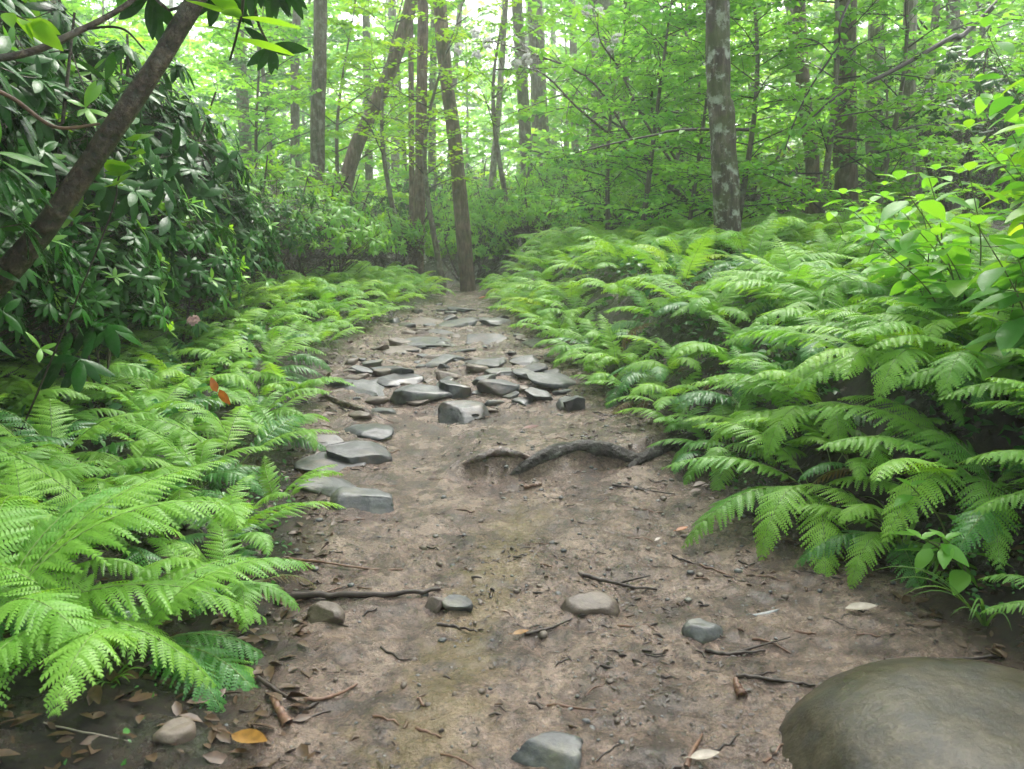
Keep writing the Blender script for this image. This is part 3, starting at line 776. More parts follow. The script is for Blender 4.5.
# understory saplings: shared crowns and own trunks
def sapling_variant(seed, h, blen, leaf, lm, tpl, nb=22, ntw=7, nlf=9, low=.2):
    r = np.random.default_rng(seed)
    Q = spline([(0, 0, -.05), (r.normal(0, .05 * h), r.normal(0, .05 * h), h * .5), (r.normal(0, .08 * h), r.normal(0, .08 * h), h)], 24)
    tr = MB(); v, f = tube(Q, np.linspace(.010 * h + .005, .004, 24), 8, .15, seed); tr.add(v, f)
    cr = MB(); spray_crown(cr, Q, None, low, 1, nb, blen, leaf, seed + 1, tpl, ntw, nlf, elev=(0, 35))
    a = tr.build('trunk', M['bark_grey']); b = cr.build('crown', [M['twig'], M[lm]])
    out = (a.data, b.data); bpy.data.objects.remove(a); bpy.data.objects.remove(b); return out
SAP = {
    'far': [sapling_variant(600 + i, 7, 2.2, .17, m, TPL_FAR, 32, 9, 13, .08) for i, m in enumerate(('canopy', 'canopy', 'lime', 'broad'))],
    'hem': [sapling_variant(620 + i, 7, 1.8, .085, 'hem', TPL_FAR, 44, 10, 18, .06) for i in range(2)],
    'mid': [sapling_variant(610 + i, 3.4, 1.05, .10, m, TPL_MID, 36, 8, 11, .08) for i, m in enumerate(('broad', 'canopy', 'broad'))],
    'lime': [sapling_variant(630 + i, 4.6, 1.3, .09, 'lime', TPL_MID, 22, 7, 10, .35) for i in range(2)],
}
SAP['shade'] = [sapling_variant(640 + i, 9, 2.3, .17, 'broad', TPL_FAR, 46, 9, 14, .36) for i in range(2)]
def sapling(kind, x, y, s, label, group='understory saplings', name='sapling', z=None):
    tr, cr = SAP[kind][rng.integers(len(SAP[kind]))]
    root = empty(name, (x, y, Hs(x, y)), rng.uniform(0, 6.28)); root.scale = (s, s, s * rng.uniform(.9, 1.15)); tag(root, label, 'sapling', group)
    for nm, me in (('trunk', tr), ('crown', cr)):
        o = bpy.data.objects.new(nm, me); COL.objects.link(o); o.parent = root
    return root
for a in [
    ('lime', -.95, 9.8 + 1.5, 1.0, 'lime-leaved sapling arching over the crest beside the reddish trunk'),
    ('lime', -1.7, 13.4, 1.1, 'yellow-green sapling between the leaning brown trunk and the reddish trunk'),
    ('lime', .1, 15.0, 1.2, 'lime-leaved sapling in the bright gap past the crest'),
    ('mid', 1.5, 9.5, 1.0, 'slender green sapling overhanging the far end of the right fern bank'),
    ('mid', 2.3, 8.4, 1.0, 'leafy sapling on the path side of the mossy trunk'),
    ('mid', 2.9, 7.7, 1.0, 'bushy sapling close behind the mossy trunk'),
    ('mid', 2.0, 11.5, 1.15, 'broadleaf sapling below the white blossoms'),
    ('mid', 3.9, 8.8, .7, 'broadleaf sapling in front of the reddish trunk'),
    ('mid', 5.7, 7.2, .5, 'short sapling low in front of the palest trunk'),
    ('mid', 1.3, 11.0, 1.0, 'leafy sapling leaning over the path end from the right bank'),
    ('mid', 2.5, 9.6, 1.15, 'full-leaved sapling below the crooked bough'),
    ('mid', 1.9, 8.9, .75, 'short full sapling at the back of the ferns before the mossy trunk'),
    ('mid', 3.5, 8.0, .9, 'short full sapling between the mossy and the reddish trunks'),
    ('mid', 2.9, 12.2, 1.2, 'tall full sapling behind the mossy trunk'),
    ('mid', 4.0, 6.0, .7, 'short sapling behind the upper ferns of the bank'),
    ('mid', 7.3, 10.5, 1.3, 'tall broadleaf sapling behind the palest trunk'),
    ('mid', 5.6, 5.6, .55, 'sapling above the tall leafy plants'),
    ('mid', -3.9, 12.4, 1.1, 'leafy sapling beside the straight grey trunk'),
    ('mid', -5.5, 11.0, 1.2, 'leafy sapling glimpsed over the dark rhododendrons'),
]: sapling(*a)
for x, y, s, lab in [(-3.1, 3.3, .8, 'slim shade tree rooted directly behind the leaning trunk'), (-4.6, 4.9, 1.0, 'shade tree spreading over the dark rhododendrons'), (-3.7, 6.6, .95, 'shade tree over the far half of the dark thicket'), (-5.2, 2.2, 1.0, 'shade tree at the outer side of the thicket, nearest the viewer'), (-6.4, 7.0, 1.1, 'shade tree deepest in the dark thicket'), (-2.6, .8, .9, 'shade tree beside the viewer above the left ferns'),
                     (3.9, 4.4, .9, 'shade tree above the upper right leafy plants')]:
    sapling('shade', x, y, s, lab, 'shade trees over the thickets', name='understory_tree')
# understory trees filling the depth of the wood
def under_s():
    y = rng.uniform(15, 46); x = rng.uniform(-.72, .74) * y - .2
    if y < 27 and -.13 < x / y < .16 and rng.random() < .75: return None
    return (x, y, 1.0)
ul = poisson(4000, under_s, 2.4, 105)
for k, (x, y, _) in enumerate(ul):
    depth = 'just past the crest' if y < 21 else ('in the hazy middle of the wood' if y < 32 else 'faint in the far wood')
    u = x / y
    side = 'behind the dark thicket' if u < -.28 else ('beside the leaning brown trunk' if u < -.05 else ('above the path' if u < .1 else ('behind the white blossoms' if u < .25 else 'behind the pale trunks')))
    kind = 'hem' if rng.random() < .16 else 'far'
    lab = f"{'dark fine-leaved' if kind == 'hem' else 'pale green'} understory tree {depth}, {side}"
    sapling(kind, x, y, rng.uniform(.7, 1.35) * (1 + (y - 15) * .012), lab, 'understory trees of the hazy wood', name='understory_tree')
for k in range(16):
    y = -2.5 - (k % 4) * 2.6 - rng.random(); x = (-7.5, -3.2, 3.4, 8)[k // 4] + rng.normal(0, .8)
    sapling('far', x, y, rng.uniform(.8, 1.1), 'green understory tree standing behind the viewer', 'understory trees behind the viewer', name='understory_tree')
# low shrubs on the far floor
def low_s():
    y = rng.uniform(14, 34); x = rng.uniform(-.7, .72) * y
    return (x, y, 1.0)
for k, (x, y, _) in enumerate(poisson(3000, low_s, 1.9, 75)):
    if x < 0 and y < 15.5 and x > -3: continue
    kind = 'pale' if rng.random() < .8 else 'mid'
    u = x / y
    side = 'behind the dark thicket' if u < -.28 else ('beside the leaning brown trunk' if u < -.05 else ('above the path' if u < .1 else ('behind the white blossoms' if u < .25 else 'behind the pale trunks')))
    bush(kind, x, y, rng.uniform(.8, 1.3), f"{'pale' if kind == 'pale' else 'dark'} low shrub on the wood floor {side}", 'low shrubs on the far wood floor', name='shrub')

# the far mass of woods
def far_woods():
    r = np.random.default_rng(77); mb = MB(); n = 60000
    y = r.uniform(46, 85, n); x = r.uniform(-.85, .85, n) * y
    cl = fbm(x * .25, y * .25, np.zeros(n), 3, 5)
    z = r.uniform(0, 1, n) ** .9 * 15 + H(x, y)
    d = fbm(x * .3, z * .35, y * .3, 3, 9)
    k = d > -.01; x, y, z = x[k], y[k], z[k]; n = len(x)
    put_leaves(mb, TPL_FAR, np.stack([x, y, z], 1), r.normal(0, 1, (n, 3)) * [1, 1, .5], r.normal(0, .6, (n, 3)) + [0, -.2, 1], r.uniform(.35, .8, n), 0, r.random(n))
    for q in range(70):
        yy = r.uniform(46, 80); xx = r.uniform(-.8, .8) * yy; h = r.uniform(14, 22); rr = r.uniform(.12, .3)
        v, f = tube(spline([(xx, yy, Hs(xx, yy) - .2), (xx + r.normal(0, .5), yy, h * .5), (xx + r.normal(0, 1), yy, h)], 8), np.linspace(rr, rr * .4, 8), 8); mb.add(v, f, 1)
    o = mb.build('far_woods', [M['canopy'], M['bark_grey']]); tag(o, 'pale hazy mass of distant woods closing the view', None, None, 'stuff')
far_woods()

# ------------------------------------------------------------------ leaning trunk, left foreground
def leaning_tree():
    Y = 3.05
    pts = [(-2.75, 2.95, Hs(-2.75, 2.95) - .1), (-2.35, 3.0, .45), at(2, 278, Y), at(62, 205, Y), at(112, 130, Y), at(160, 60, Y + .02), at(200, -8, Y + .05), at(228, -60, Y + .1), at(240, -150, Y + .2)]
    g = np.array(pts[0]); root = empty('leaning_tree', g); tag(root, 'bare wet dark-and-pinkish trunk leaning across the rhododendrons in the upper corner', 'tree')
    P = [np.array(p) - g for p in pts]; Q = spline(P, 60)
    v, f = tube(Q, np.interp(np.linspace(0, 1, 60), [0, .3, .8, 1], [.060, .044, .030, .022]), 20, .16, 5); mb = MB(); mb.add(v, f); mb.build('trunk', M['bark_rhodo'], root)
    cr = MB(); r = np.random.default_rng(8); C = []; D = []
    for k in range(46):
        a = Q[int(r.uniform(44, 59))]; t = a + r.normal(0, .5, 3) * [1.1, .9, .45] + [0, .25, .35]
        if (t + g)[0] > -1.0: t[0] = -1.0 - r.uniform(0, .3) - g[0]
        if (t + g)[2] < 1.75: t[2] = 1.75 + r.uniform(0, .5) - g[2]
        v, f = tube(spline([a, (a + t) / 2 + r.normal(0, .06, 3), t], 6), np.linspace(.009, .004, 6), 5); cr.add(v, f, 0)
        C.append(t); D.append((t - a) / np.linalg.norm(t - a) + [0, 0, .4])
    whorls(cr, C, D, 8, .16, 1, r)
    cr.build('crown', [M['bark_rhodo'], M['rhodo']], root)
leaning_tree()

def branch_thing(name, pts, r0, r1, mat, label, cat='branch', leaves=None, sides=8, group=None, n=24, rough=.2):
    P = spline([np.array(p) for p in pts], n); g = P[0].copy()
    v, f = tube(P - g, np.linspace(r0, r1, n), sides, rough, int(abs(g[0] * 1000)) + 3)
    mb = MB(); mb.add(v, f)
    if leaves is None:
        o = mb.build(name, M[mat]); o.location = g; return tag(o, label, cat, group)
    root = empty(name, g); tag(root, label, cat, group); mb.build('stem', M[mat], root)
    lf = MB(); leaves(lf, P - g); lf.build('leaves', M[leaves.mat], root)
    return root
# overhanging boughs in the upper corners
class Lv:
    def __init__(s, mat, size, k, seed, tpl=TPL_BROAD, a=.2, flat=.3): s.mat, s.size, s.k, s.seed, s.tpl, s.a, s.flat = mat, size, k, seed, tpl, a, flat
    def __call__(s, mb, P):
        r = np.random.default_rng(s.seed); n = len(P); idx = r.uniform(s.a * (n - 1), n - 1.01, s.k); idx[0] = n - 1.01; i0 = idx.astype(int)
        p = P[i0] + (P[i0 + 1] - P[i0]) * (idx - i0)[:, None]; t = P[i0 + 1] - P[i0]; t /= np.linalg.norm(t, axis=1)[:, None]
        sd = np.cross(t, [0, 0, 1.]); sd /= np.linalg.norm(sd, axis=1)[:, None] + 1e-6; sg = np.where(np.arange(s.k) % 2, 1, -1)[:, None]
        put_leaves(mb, s.tpl, p, t * .6 + sd * sg + r.normal(0, .25, (s.k, 3)) + [0, 0, -.1], np.array([0, 0, 1.]) + r.normal(0, s.flat, (s.k, 3)), s.size * r.uniform(.65, 1.15, s.k))
branch_thing('branch', [at(-60, 62, 2.7), at(20, 55, 2.75), at(75, 33, 2.8), at(130, 2, 2.9), at(170, -40, 3)], .014, .008, 'bark_rhodo', 'dark bent bough crossing the topmost corner above the leaning trunk')
branch_thing('branch', [at(-30, 80, 2.8), at(12, 98, 2.85), at(55, 127, 2.9), at(100, 124, 2.95)], .009, .005, 'twig_brown', 'thin reddish bough running into the leaning trunk')
branch_thing('branch', [at(75, 30, 2.82), at(120, 28, 2.8), at(145, 50, 2.8)], .005, .003, 'twig', 'thin dark twig forking off the bent bough')

# ------------------------------------------------------------------ rocks
from mathutils import noise as mn
def ico(sub):
    bm_ = __import__('bmesh'); b = bm_.new(); bm_.ops.create_icosphere(b, subdivisions=sub, radius=1)
    V = np.array([v.co[:] for v in b.verts]); Fq = np.array([[v.index for v in f.verts] for f in b.faces]); b.free(); return V, Fq
ICO = {s: ico(s) for s in (1, 2, 3, 4, 5)}
def rock_mesh(seed, dims, planes=8, rough=.06, sub=4, flat=.0, soft=.97):
    r = np.random.default_rng(seed); V, Fq = ICO[sub]; V = V.copy()
    for k in range(planes):
        n = r.normal(0, 1, 3); n /= np.linalg.norm(n); c = r.uniform(.42, .8)
        if k == 0 and flat: n = np.array([r.normal(0, .12), r.normal(0, .12), 1.]); n /= np.linalg.norm(n); c = flat
        d = V @ n - c; V = V - np.outer(np.clip(d, 0, None) * soft, n)
    V = V * (1 + rough * fbm(V[:, 0] * 1.6 + seed, V[:, 1] * 1.6, V[:, 2] * 1.6, 4, seed))[:, None]
    V = V + .018 * rough / .06 * np.stack([fbm(V[:, 0] * 7, V[:, 1] * 7, V[:, 2] * 7 + k * 9, 3, seed + k) for k in range(3)], 1)
    ext = V.max(0) - V.min(0); V = (V - (V.max(0) + V.min(0)) / 2) / ext * np.array(dims)
    return V, Fq
def rock(px, py, w, h, label, mat='slate', seed=1, depth=None, name='rock', cat='rock', group=None, planes=8, rough=.06, up=None, rot=None, sub=4, flat=.55, tilt=(0, 0)):
    """px,py: centre of the foot line; w,h visible size in pixels"""
    g = ground_at(px, py + h * .45); dist = np.linalg.norm(g - CAM); s = dist / F
    W = w * s * 1.22; dep = depth or W * .75
    hh = up or max(.03, h * s * .9)
    V, Fq = rock_mesh(seed, (W, dep, hh * 1.9), planes, rough, sub, flat)
    mb = MB(); mb.add(V, Fq); o = mb.build(name, M[mat])
    o.location = (g[0], g[1] + dep * .35, Hs(g[0], g[1] + dep * .35) + hh * -.06); o.rotation_euler = (tilt[0], tilt[1], 0 if rot is None else rot)
    tag(o, label, cat, group); return o
S_ = 'slabs and stones of the step across the path'
rk = [
    (421, 389, 50, 26, 'largest pale grey slab in the front row of the step', 'slate2', .10),
    (453, 386, 27, 24, 'upright triangular stone next to the largest pale slab', 'slate', .11),
    (356, 388, 48, 12, 'flat wide slab nearest the left ferns in the step', 'slate2', .05),
    (395, 380, 40, 12, 'rounded low slab behind the largest pale slab', 'slate', .05),
    (387, 370, 30, 8, 'thin dark slab in the second row of the step', 'slate', .04),
    (480, 379, 24, 12, 'small square stone between the triangular and wedge stones', 'slate2', .06),
    (498, 387, 32, 18, 'wedge-shaped wet stone in the front row of the step', 'slate', .08),
    (523, 387, 26, 12, 'brownish low stone to the path-side of the wedge stone', 'brownstone', .05),
    (556, 380, 50, 16, 'long pale slab against the right ferns in the step', 'slate2', .06),
    (541, 394, 26, 15, 'dark stone tucked under the long pale slab', 'slate', .07),
    (573, 400, 16, 24, 'dark upright slab leaning on the right bank', 'slate', .13),
    (441, 361, 36, 10, 'smooth pale slab in the middle of the second row', 'slate2', .05),
    (478, 364, 42, 10, 'broad thin slab behind the wedge stone', 'slate', .05),
    (504, 370, 30, 9, 'narrow slab beside the broad thin slab', 'slate2', .04),
    (530, 362, 32, 9, 'grey slab in the back row near the right ferns', 'slate', .04),
    (527, 376, 22, 8, 'small flat stone between the long and the narrow slabs', 'slate2', .04),
    (363, 369, 26, 8, 'small flat stone at the fern side of the second row', 'slate2', .04),
    (467, 414, 44, 20, 'single grey rock lying alone in front of the step', 'slate', .09),
    (426, 342, 52, 9, 'long flat slab lying in the path above the step', 'slate2', .04),
    (396, 351, 42, 8, 'brownish flat slab above the step by the left ferns', 'brownstone', .04),
    (485, 340, 34, 8, 'thin slab above the step by the right ferns', 'slate', .04),
    (454, 322, 36, 9, 'pale slab high on the path toward the crest', 'slate2', .05),
    (495, 322, 26, 8, 'pale stone at the right edge near the crest', 'slate2', .05),
    (418, 322, 34, 7, 'low brown slab near the crest by the left ferns', 'brownstone', .04),
    (463, 309, 22, 6, 'small pale stone at the very crest', 'slate2', .04),
    (440, 332, 26, 6, 'narrow stone between the crest and the long flat slab', 'slate', .035),
]
for i, (a, b, w, h, lab, mt, up) in enumerate(rk): rock(a, b, w * 1.12, h, lab, mt, 700 + i, up=up * .72, group=S_, planes=13, rough=.09, sub=4, rot=rng.uniform(-.5, .5), tilt=(rng.normal(.12, .07), rng.normal(0, .1)))
E_ = 'rocks along the left edge of the path'
for i, (a, b, w, h, lab, mt, up) in enumerate([
    (359, 430, 54, 13, 'dark ledge-like rock at the left edge just below the step', 'slate', .05),
    (354, 452, 54, 26, 'rounded mottled rock at the left edge below the dark ledge', 'slate', .09),
    (326, 466, 58, 13, 'flat grey slab at the left edge under the fern tips', 'slate', .04),
    (324, 489, 58, 12, 'second flat slab at the left edge, nearer the black stick', 'slate2', .04),
    (360, 500, 54, 24, 'greenish grey rock at the left edge, lowest of the group', 'slate2', .07),
    (318, 440, 40, 14, 'small rock half hidden by the left fern fringe', 'slate', .05)]):
    rock(a, b, w, h, lab, mt, 740 + i, up=up * .72, group=E_, planes=13, rough=.11, sub=4, rot=rng.uniform(-.5, .5), tilt=(.1, rng.normal(0, .1)))
small = 0
for (x, y, _) in poisson(900, lambda: (rng.uniform(-1.15, .35), rng.choice([rng.normal(5.3, .35), rng.uniform(4.2, 9.5)]), 1), .10, 105):
    if not (float(Lx(y)) - .05 < x < float(Rx(y)) + .05) or y < 4: continue
    s = rng.uniform(.06, .21); V, Fq = rock_mesh(int(rng.integers(1e5)), (s, s * rng.uniform(.6, 1), s * rng.uniform(.3, .5)), 10, .09, 3, .5)
    mb = MB(); mb.add(V, Fq); o = mb.build('stone', M[['slate', 'slate2', 'brownstone', 'slate'][int(rng.integers(4))]]); o.location = (x, y, Hs(x, y) - s * .05); o.rotation_euler = (rng.normal(.1, .1), rng.normal(0, .12), rng.uniform(0, 6.28))
    tag(o, 'small stone wedged in the mud around the slab step' if y < 6 else 'small flat stone in the mud between the slab step and the crest', 'stone', 'small stones around the slab step' if y < 6 else 'small stones below the crest')
for i, (a, b, w, h, lab, mt, up) in enumerate([
    (592, 604, 48, 20, 'rounded brown stone half sunk in the mud in mid path', 'brownstone', .032),
    (547, 752, 54, 34, 'smooth grey stone half sunk at the bottom of the path', 'slate2', .045),
    (325, 614, 32, 17, 'angular pinkish grey stone beside the black stick', 'brownstone', .035),
    (705, 636, 32, 12, 'small wet grey stone in the dark silt patch', 'slate2', .03),
    (457, 607, 26, 12, 'small flat stone at the tip of the black stick', 'slate2', .025),
    (436, 605, 20, 12, 'small brown stone lying against the black stick', 'brownstone', .03),
    (169, 733, 30, 18, 'brown stone in the leaf litter under the left ferns', 'brownstone', .025),
    (462, 640 - 6, 0, 0, '', '', 0)]):
    if w: rock(a, b, w, h, lab, mt, 760 + i, up=up, planes=5, rough=.15, sub=4, flat=.75, rot=rng.uniform(-1, 1), tilt=(.1, .08), name='stone', cat='stone')
# the boulder
def boulder():
    V, Fq = ICO[5]; V = V.copy()
    for n, c in (((0, 0, 1), .86), ((-1, -.1, .25), .90), ((.1, -1, .15), .9)):
        n = np.array(n, float); n /= np.linalg.norm(n); d = V @ n - c; V = V - np.outer(np.clip(d, 0, None) * .5, n)
    V = V * (1 + .06 * fbm(V[:, 0] * 1.3, V[:, 1] * 1.3, V[:, 2] * 1.3, 4, 71) + .008 * fbm(V[:, 0] * 14, V[:, 1] * 14, V[:, 2] * 14, 3, 72))[:, None] * np.array([.445, .40, .26])
    mb = MB(); mb.add(V, Fq); o = mb.build('boulder', M['boulder']); p = at(935, 760, 1.36)
    o.location = (.95, 1.34, -.105); o.rotation_euler = (0, R(4), R(-8))
    tag(o, 'large smooth olive-brown wet boulder at the edge of the path', 'boulder')
boulder()

# ------------------------------------------------------------------ roots
def root_thing(name, pix, r, label, lift, mat='bark_rhodo', group=None):
    P = [];
    for (a, b), lf in zip(pix, lift):
        g = ground_at(a, b); P.append([g[0], g[1], Hs(g[0], g[1]) + lf])
    P = spline(P, 40); g0 = P[0].copy(); n = len(P)
    rr = np.interp(np.linspace(0, 1, n), np.linspace(0, 1, len(r)), r)
    v, f = tube(P - g0, rr, 14, .55, 31); mb = MB(); mb.add(v, f); o = mb.build(name, M[mat]); o.location = g0
    return tag(o, label, 'root', group)
G_ = 'tree roots crossing the path'
root_thing('tree_root', [(508, 474), (522, 466), (545, 455), (575, 449), (605, 450), (628, 457), (645, 458), (668, 449), (700, 438)], [.008, .020, .028, .030, .032, .028, .026, .030, .036, .04], 'thick arched dark root crossing the path and holding a soil step', [-.014, -.010, -.002, .004, .002, -.006, -.004, .004, .01], 'root', G_)
root_thing('tree_root', [(458, 465), (480, 459), (500, 455), (520, 456), (542, 462)], [.006, .015, .018, .014, .008], 'flatter dark root emerging from the mud beside the arched root', [-.01, .006, .01, .004, -.012], 'bark_rhodo', G_)
root_thing('tree_root', [(628, 466), (640, 462), (660, 452), (690, 443)], [.012, .02, .022, .02], 'short grey root end reaching in from the right bank', [-.01, .008, .02, .03], 'root', G_)
root_thing('tree_root', [(385, 420), (362, 412), (338, 404), (322, 395)], [.01, .016, .016, .014], 'dark root end by the left ferns below the step', [-.01, .01, .01, .02], 'bark_rhodo', G_)

# ------------------------------------------------------------------ sticks on the ground
def stick(pix, r, label, mat='twig', lift=None, name='stick', group=None, fork=None, n=16):
    P = []
    for a, b in pix:
        g = ground_at(a, b); P.append([g[0], g[1], Hs(g[0], g[1]) + (lift if lift is not None else r * .7)])
    P = spline(P, n); P[:, 2] += rng.normal(0, r * .25, n); g0 = P[0].copy()
    v, f = tube(P - g0, np.linspace(r, r * .5, n), 7, .35, int(pix[0][0])); mb = MB(); mb.add(v, f)
    if fork is not None:
        g = ground_at(*fork); q = P[n // 2]; e = np.array([g[0], g[1], Hs(g[0], g[1]) + r]); v, f = tube(spline([q - g0, e - g0], 6), np.linspace(r * .6, r * .3, 6), 6, .3); mb.add(v, f)
    o = mb.build(name, M[mat]); o.location = g0; return tag(o, label, 'stick', group)
K_ = 'sticks lying on the path'
stick([(292, 599), (340, 598), (395, 597), (440, 592)], .0115, 'thick black wet stick poking out from the left ferns', 'twig', group=K_)
stick([(285, 560), (320, 563), (365, 570), (403, 571)], .0045, 'thin reddish-brown stick lying above the black one', 'twig_brown', group=K_)
stick([(286, 605), (310, 598), (345, 588), (372, 590)], .003, 'thin tan twig crossing the black stick', 'twig_brown', group=K_)
stick([(305, 703), (328, 700), (357, 687)], .006, 'short brown stick in the mud below the pinkish stone', 'twig_brown', group=K_)
stick([(437, 625), (455, 628), (477, 633)], .005, 'short black twig in the middle of the path', 'twig', group=K_)
stick([(525, 636), (550, 630), (572, 620)], .005, 'bent dark twig below the sunken brown stone', 'twig', group=K_)
stick([(612, 486), (640, 490), (675, 495)], .005, 'dark twig lying below the right end of the root', 'twig', group=K_)
stick([(583, 577), (600, 582), (630, 588), (657, 591)], .007, 'dark broken stick behind the sunken brown stone', 'twig', group=K_, fork=(650, 578))
stick([(736, 677), (770, 681), (815, 688)], .006, 'black stick pointing at the boulder', 'twig', group=K_)
stick([(885, 662), (930, 662), (1000, 658)], .006, 'long black stick lying behind the boulder', 'twig', group=K_)
stick([(948, 683), (975, 684), (1010, 686)], .006, 'brown stick touching the back of the boulder', 'twig_brown', group=K_)
stick([(686, 769), (692, 755), (702, 737)], .006, 'reddish stick standing out at the bottom of the path', 'twig_brown', group=K_)
stick([(258, 680), (275, 692), (300, 706)], .006, 'dark twig under the drooping wet frond', 'twig', group=K_)
stick([(705, 652), (728, 655), (765, 652)], .006, 'black twig in the dark silt patch', 'twig', group=K_, fork=(790, 640))
stick([(672, 556), (690, 563), (707, 568)], .004, 'thin twig near the foot of the right bank', 'twig', group=K_)
stick([(5, 712), (60, 728), (130, 742)], .0025, 'pale straw lying across the leaf litter', 'dead_pale', group=K_)
stick([(742, 700), (738, 692), (735, 684)], .012, 'stubby brown seed pod lying in the mud', 'twig_brown', name='seed_pod')
stick([(288, 728), (280, 715), (272, 702)], .012, 'stubby tan bark piece under the left ferns', 'twig_brown', name='bark_piece')
stick([(524, 489), (532, 487), (542, 485)], .009, 'short brown wood chunk below the arched root', 'twig_brown', name='wood_chunk')
def small_twig():
    y = 1.35 * (6.5 / 1.35) ** rng.random(); l, r_ = float(Lx(y)), float(Rx(y)); return (rng.uniform(l, r_), y, 1)
for (x, y, _) in poisson(400, small_twig, .085, 150):
    L_ = rng.uniform(.03, .11); a = rng.uniform(-.9, .9); n = 6
    t = np.linspace(-.5, .5, n); X = x + t * L_ * math.cos(a); Yy = y + t * L_ * math.sin(a) + rng.normal(0, .004, n); rr = rng.uniform(.0016, .0042)
    Z = H(X, Yy) + rr * .4; P = np.stack([X, Yy, Z], 1); g0 = P[0].copy(); v, f = tube(P - g0, np.linspace(rr, rr * .6, n), 5, .3, int(rng.integers(99))); mb = MB(); mb.add(v, f)
    o = mb.build('twig', M['twig' if rng.random() < .6 else 'twig_brown']); o.location = g0; tag(o, f"tiny twig pressed into the mud, {band(y)}", 'twig', 'tiny twigs scattered on the path')

# ------------------------------------------------------------------ gravel and litter (uncountable)
def gravel():
    mb = MB(); V0, F0 = ICO[1]; V1, F1 = ICO[2]
    n = 1900; y = 1.25 * (9 / 1.25) ** rng.random(n); l, r_ = Lx(y), Rx(y); x = l - .1 + (r_ - l + .2) * rng.random(n)
    k = fbm(x * 2.2, y * 2.2, seed=21, oct=2) + rng.normal(0, .25, n) > 0; x, y = x[k], y[k]; z = H(x, y)
    for i in range(len(x)):
        s = .0025 + .009 * rng.random() ** 3.5 + .0012 * y[i]
        d = np.array([s, s * rng.uniform(.6, 1), s * rng.uniform(.35, .7)]); a = rng.uniform(0, 6.28)
        V = V1 * d * (1 + rng.normal(0, .08, len(V1)))[:, None]; V = V @ np.array([[math.cos(a), math.sin(a), 0], [-math.sin(a), math.cos(a), 0], [0, 0, 1]])
        mb.add(V + [x[i], y[i], z[i] + s * .1], F1, int(rng.random() < .45))
    o = mb.build('gravel', [M['slate2'], M['brownstone']]); tag(o, 'fine grit and pebbles scattered over the muddy path', None, None, 'stuff')
gravel()
def litter():
    mb = MB(); n = 2600; y = 1.1 * (8 / 1.1) ** rng.random(n); l, r_ = Lx(y), Rx(y); s = np.abs(rng.normal(0, .5, n)); left = rng.random(n) < .5
    x = np.where(left, l - s + .12, r_ + s - .08); z = H(x, y) + .004
    N_ = rng.normal(0, .35, (n, 3)) + [0, 0, 1]; D = rng.normal(0, 1, (n, 3)) * [1, 1, .12]
    put_leaves(mb, leaf_tpl(.45, 3, .3, .15), np.stack([x, y, z], 1), D, N_, rng.uniform(.02, .065, n), 0)
    m2 = 6500; y = 1.3 * (8 / 1.3) ** rng.random(m2); l, r_ = Lx(y), Rx(y); x = l + (r_ - l) * rng.random(m2); k = fbm(x * 3, y * 3, seed=31) > .04; x, y = x[k], y[k]; m2 = len(x)
    put_leaves(mb, leaf_tpl(.5, 3, .3, .1), np.stack([x, y, H(x, y) + .002], 1), rng.normal(0, 1, (m2, 3)) * [1, 1, .08], rng.normal(0, .2, (m2, 3)) + [0, 0, 1], rng.uniform(.004, .02, m2), 1)
    m3 = 1500; y = 1.3 * (8.5 / 1.3) ** rng.random(m3 * 2); l, r_ = Lx(y), Rx(y); x = l - .1 + (r_ - l + .2) * rng.random(m3 * 2); k = fbm(x * 2.5, y * 2.5, seed=51, oct=2) + rng.normal(0, .15, len(x)) > .05
    for xx, yy in zip(x[k][:m3], y[k][:m3]):
        L_ = rng.uniform(.008, .04); a = rng.uniform(0, 6.28); zz = Hs(xx, yy); rr = rng.uniform(.001, .004)
        P = np.array([[xx, yy, zz], [xx + L_ * .5 * math.cos(a), yy + L_ * .5 * math.sin(a), zz + rr], [xx + L_ * math.cos(a + .3), yy + L_ * math.sin(a + .3), zz]]); v, f = tube(P, [rr, rr * 1.2, rr * .6], 5); mb.add(v, f, int(rng.random() < .75))
    o = mb.build('leaf_litter', [M['dead'], M['twig']]); tag(o, 'brown decaying leaf litter along both banks', None, None, 'stuff')
litter()
def ground_cover():
    mb = MB(); n = 30000; y = 1.0 * (10 / 1.0) ** rng.random(n); right = rng.random(n) < .62; s = rng.random(n) ** 1.1 * 2.6
    x = np.where(right, Rx(y) + s + .02, Lx(y) - s - .05); k = (fbm(x * 4, y * 4, seed=41, oct=2) > .02) & (right | (y > 2.1) | (rng.random(n) < .12)); x, y = x[k], y[k]; n = len(x)
    big = np.maximum(x - Rx(y), Lx(y) - x) > .4; z = H(x, y) + rng.uniform(.004, .06, n) * np.where(big, 2.8, 1)
    put_leaves(mb, leaf_tpl(.6, 3, .2, .3), np.stack([x, y, z], 1), rng.normal(0, 1, (n, 3)) * [1, 1, .5], rng.normal(0, .5, (n, 3)) + [0, -.2, 1], rng.uniform(.008, .026, n) * np.where(big, 2.4, 1), 0)
    o = mb.build('ground_cover', [M['fern_deep']]); tag(o, 'low tiny-leaved ground cover at the foot of the banks', None, None, 'stuff')
ground_cover()

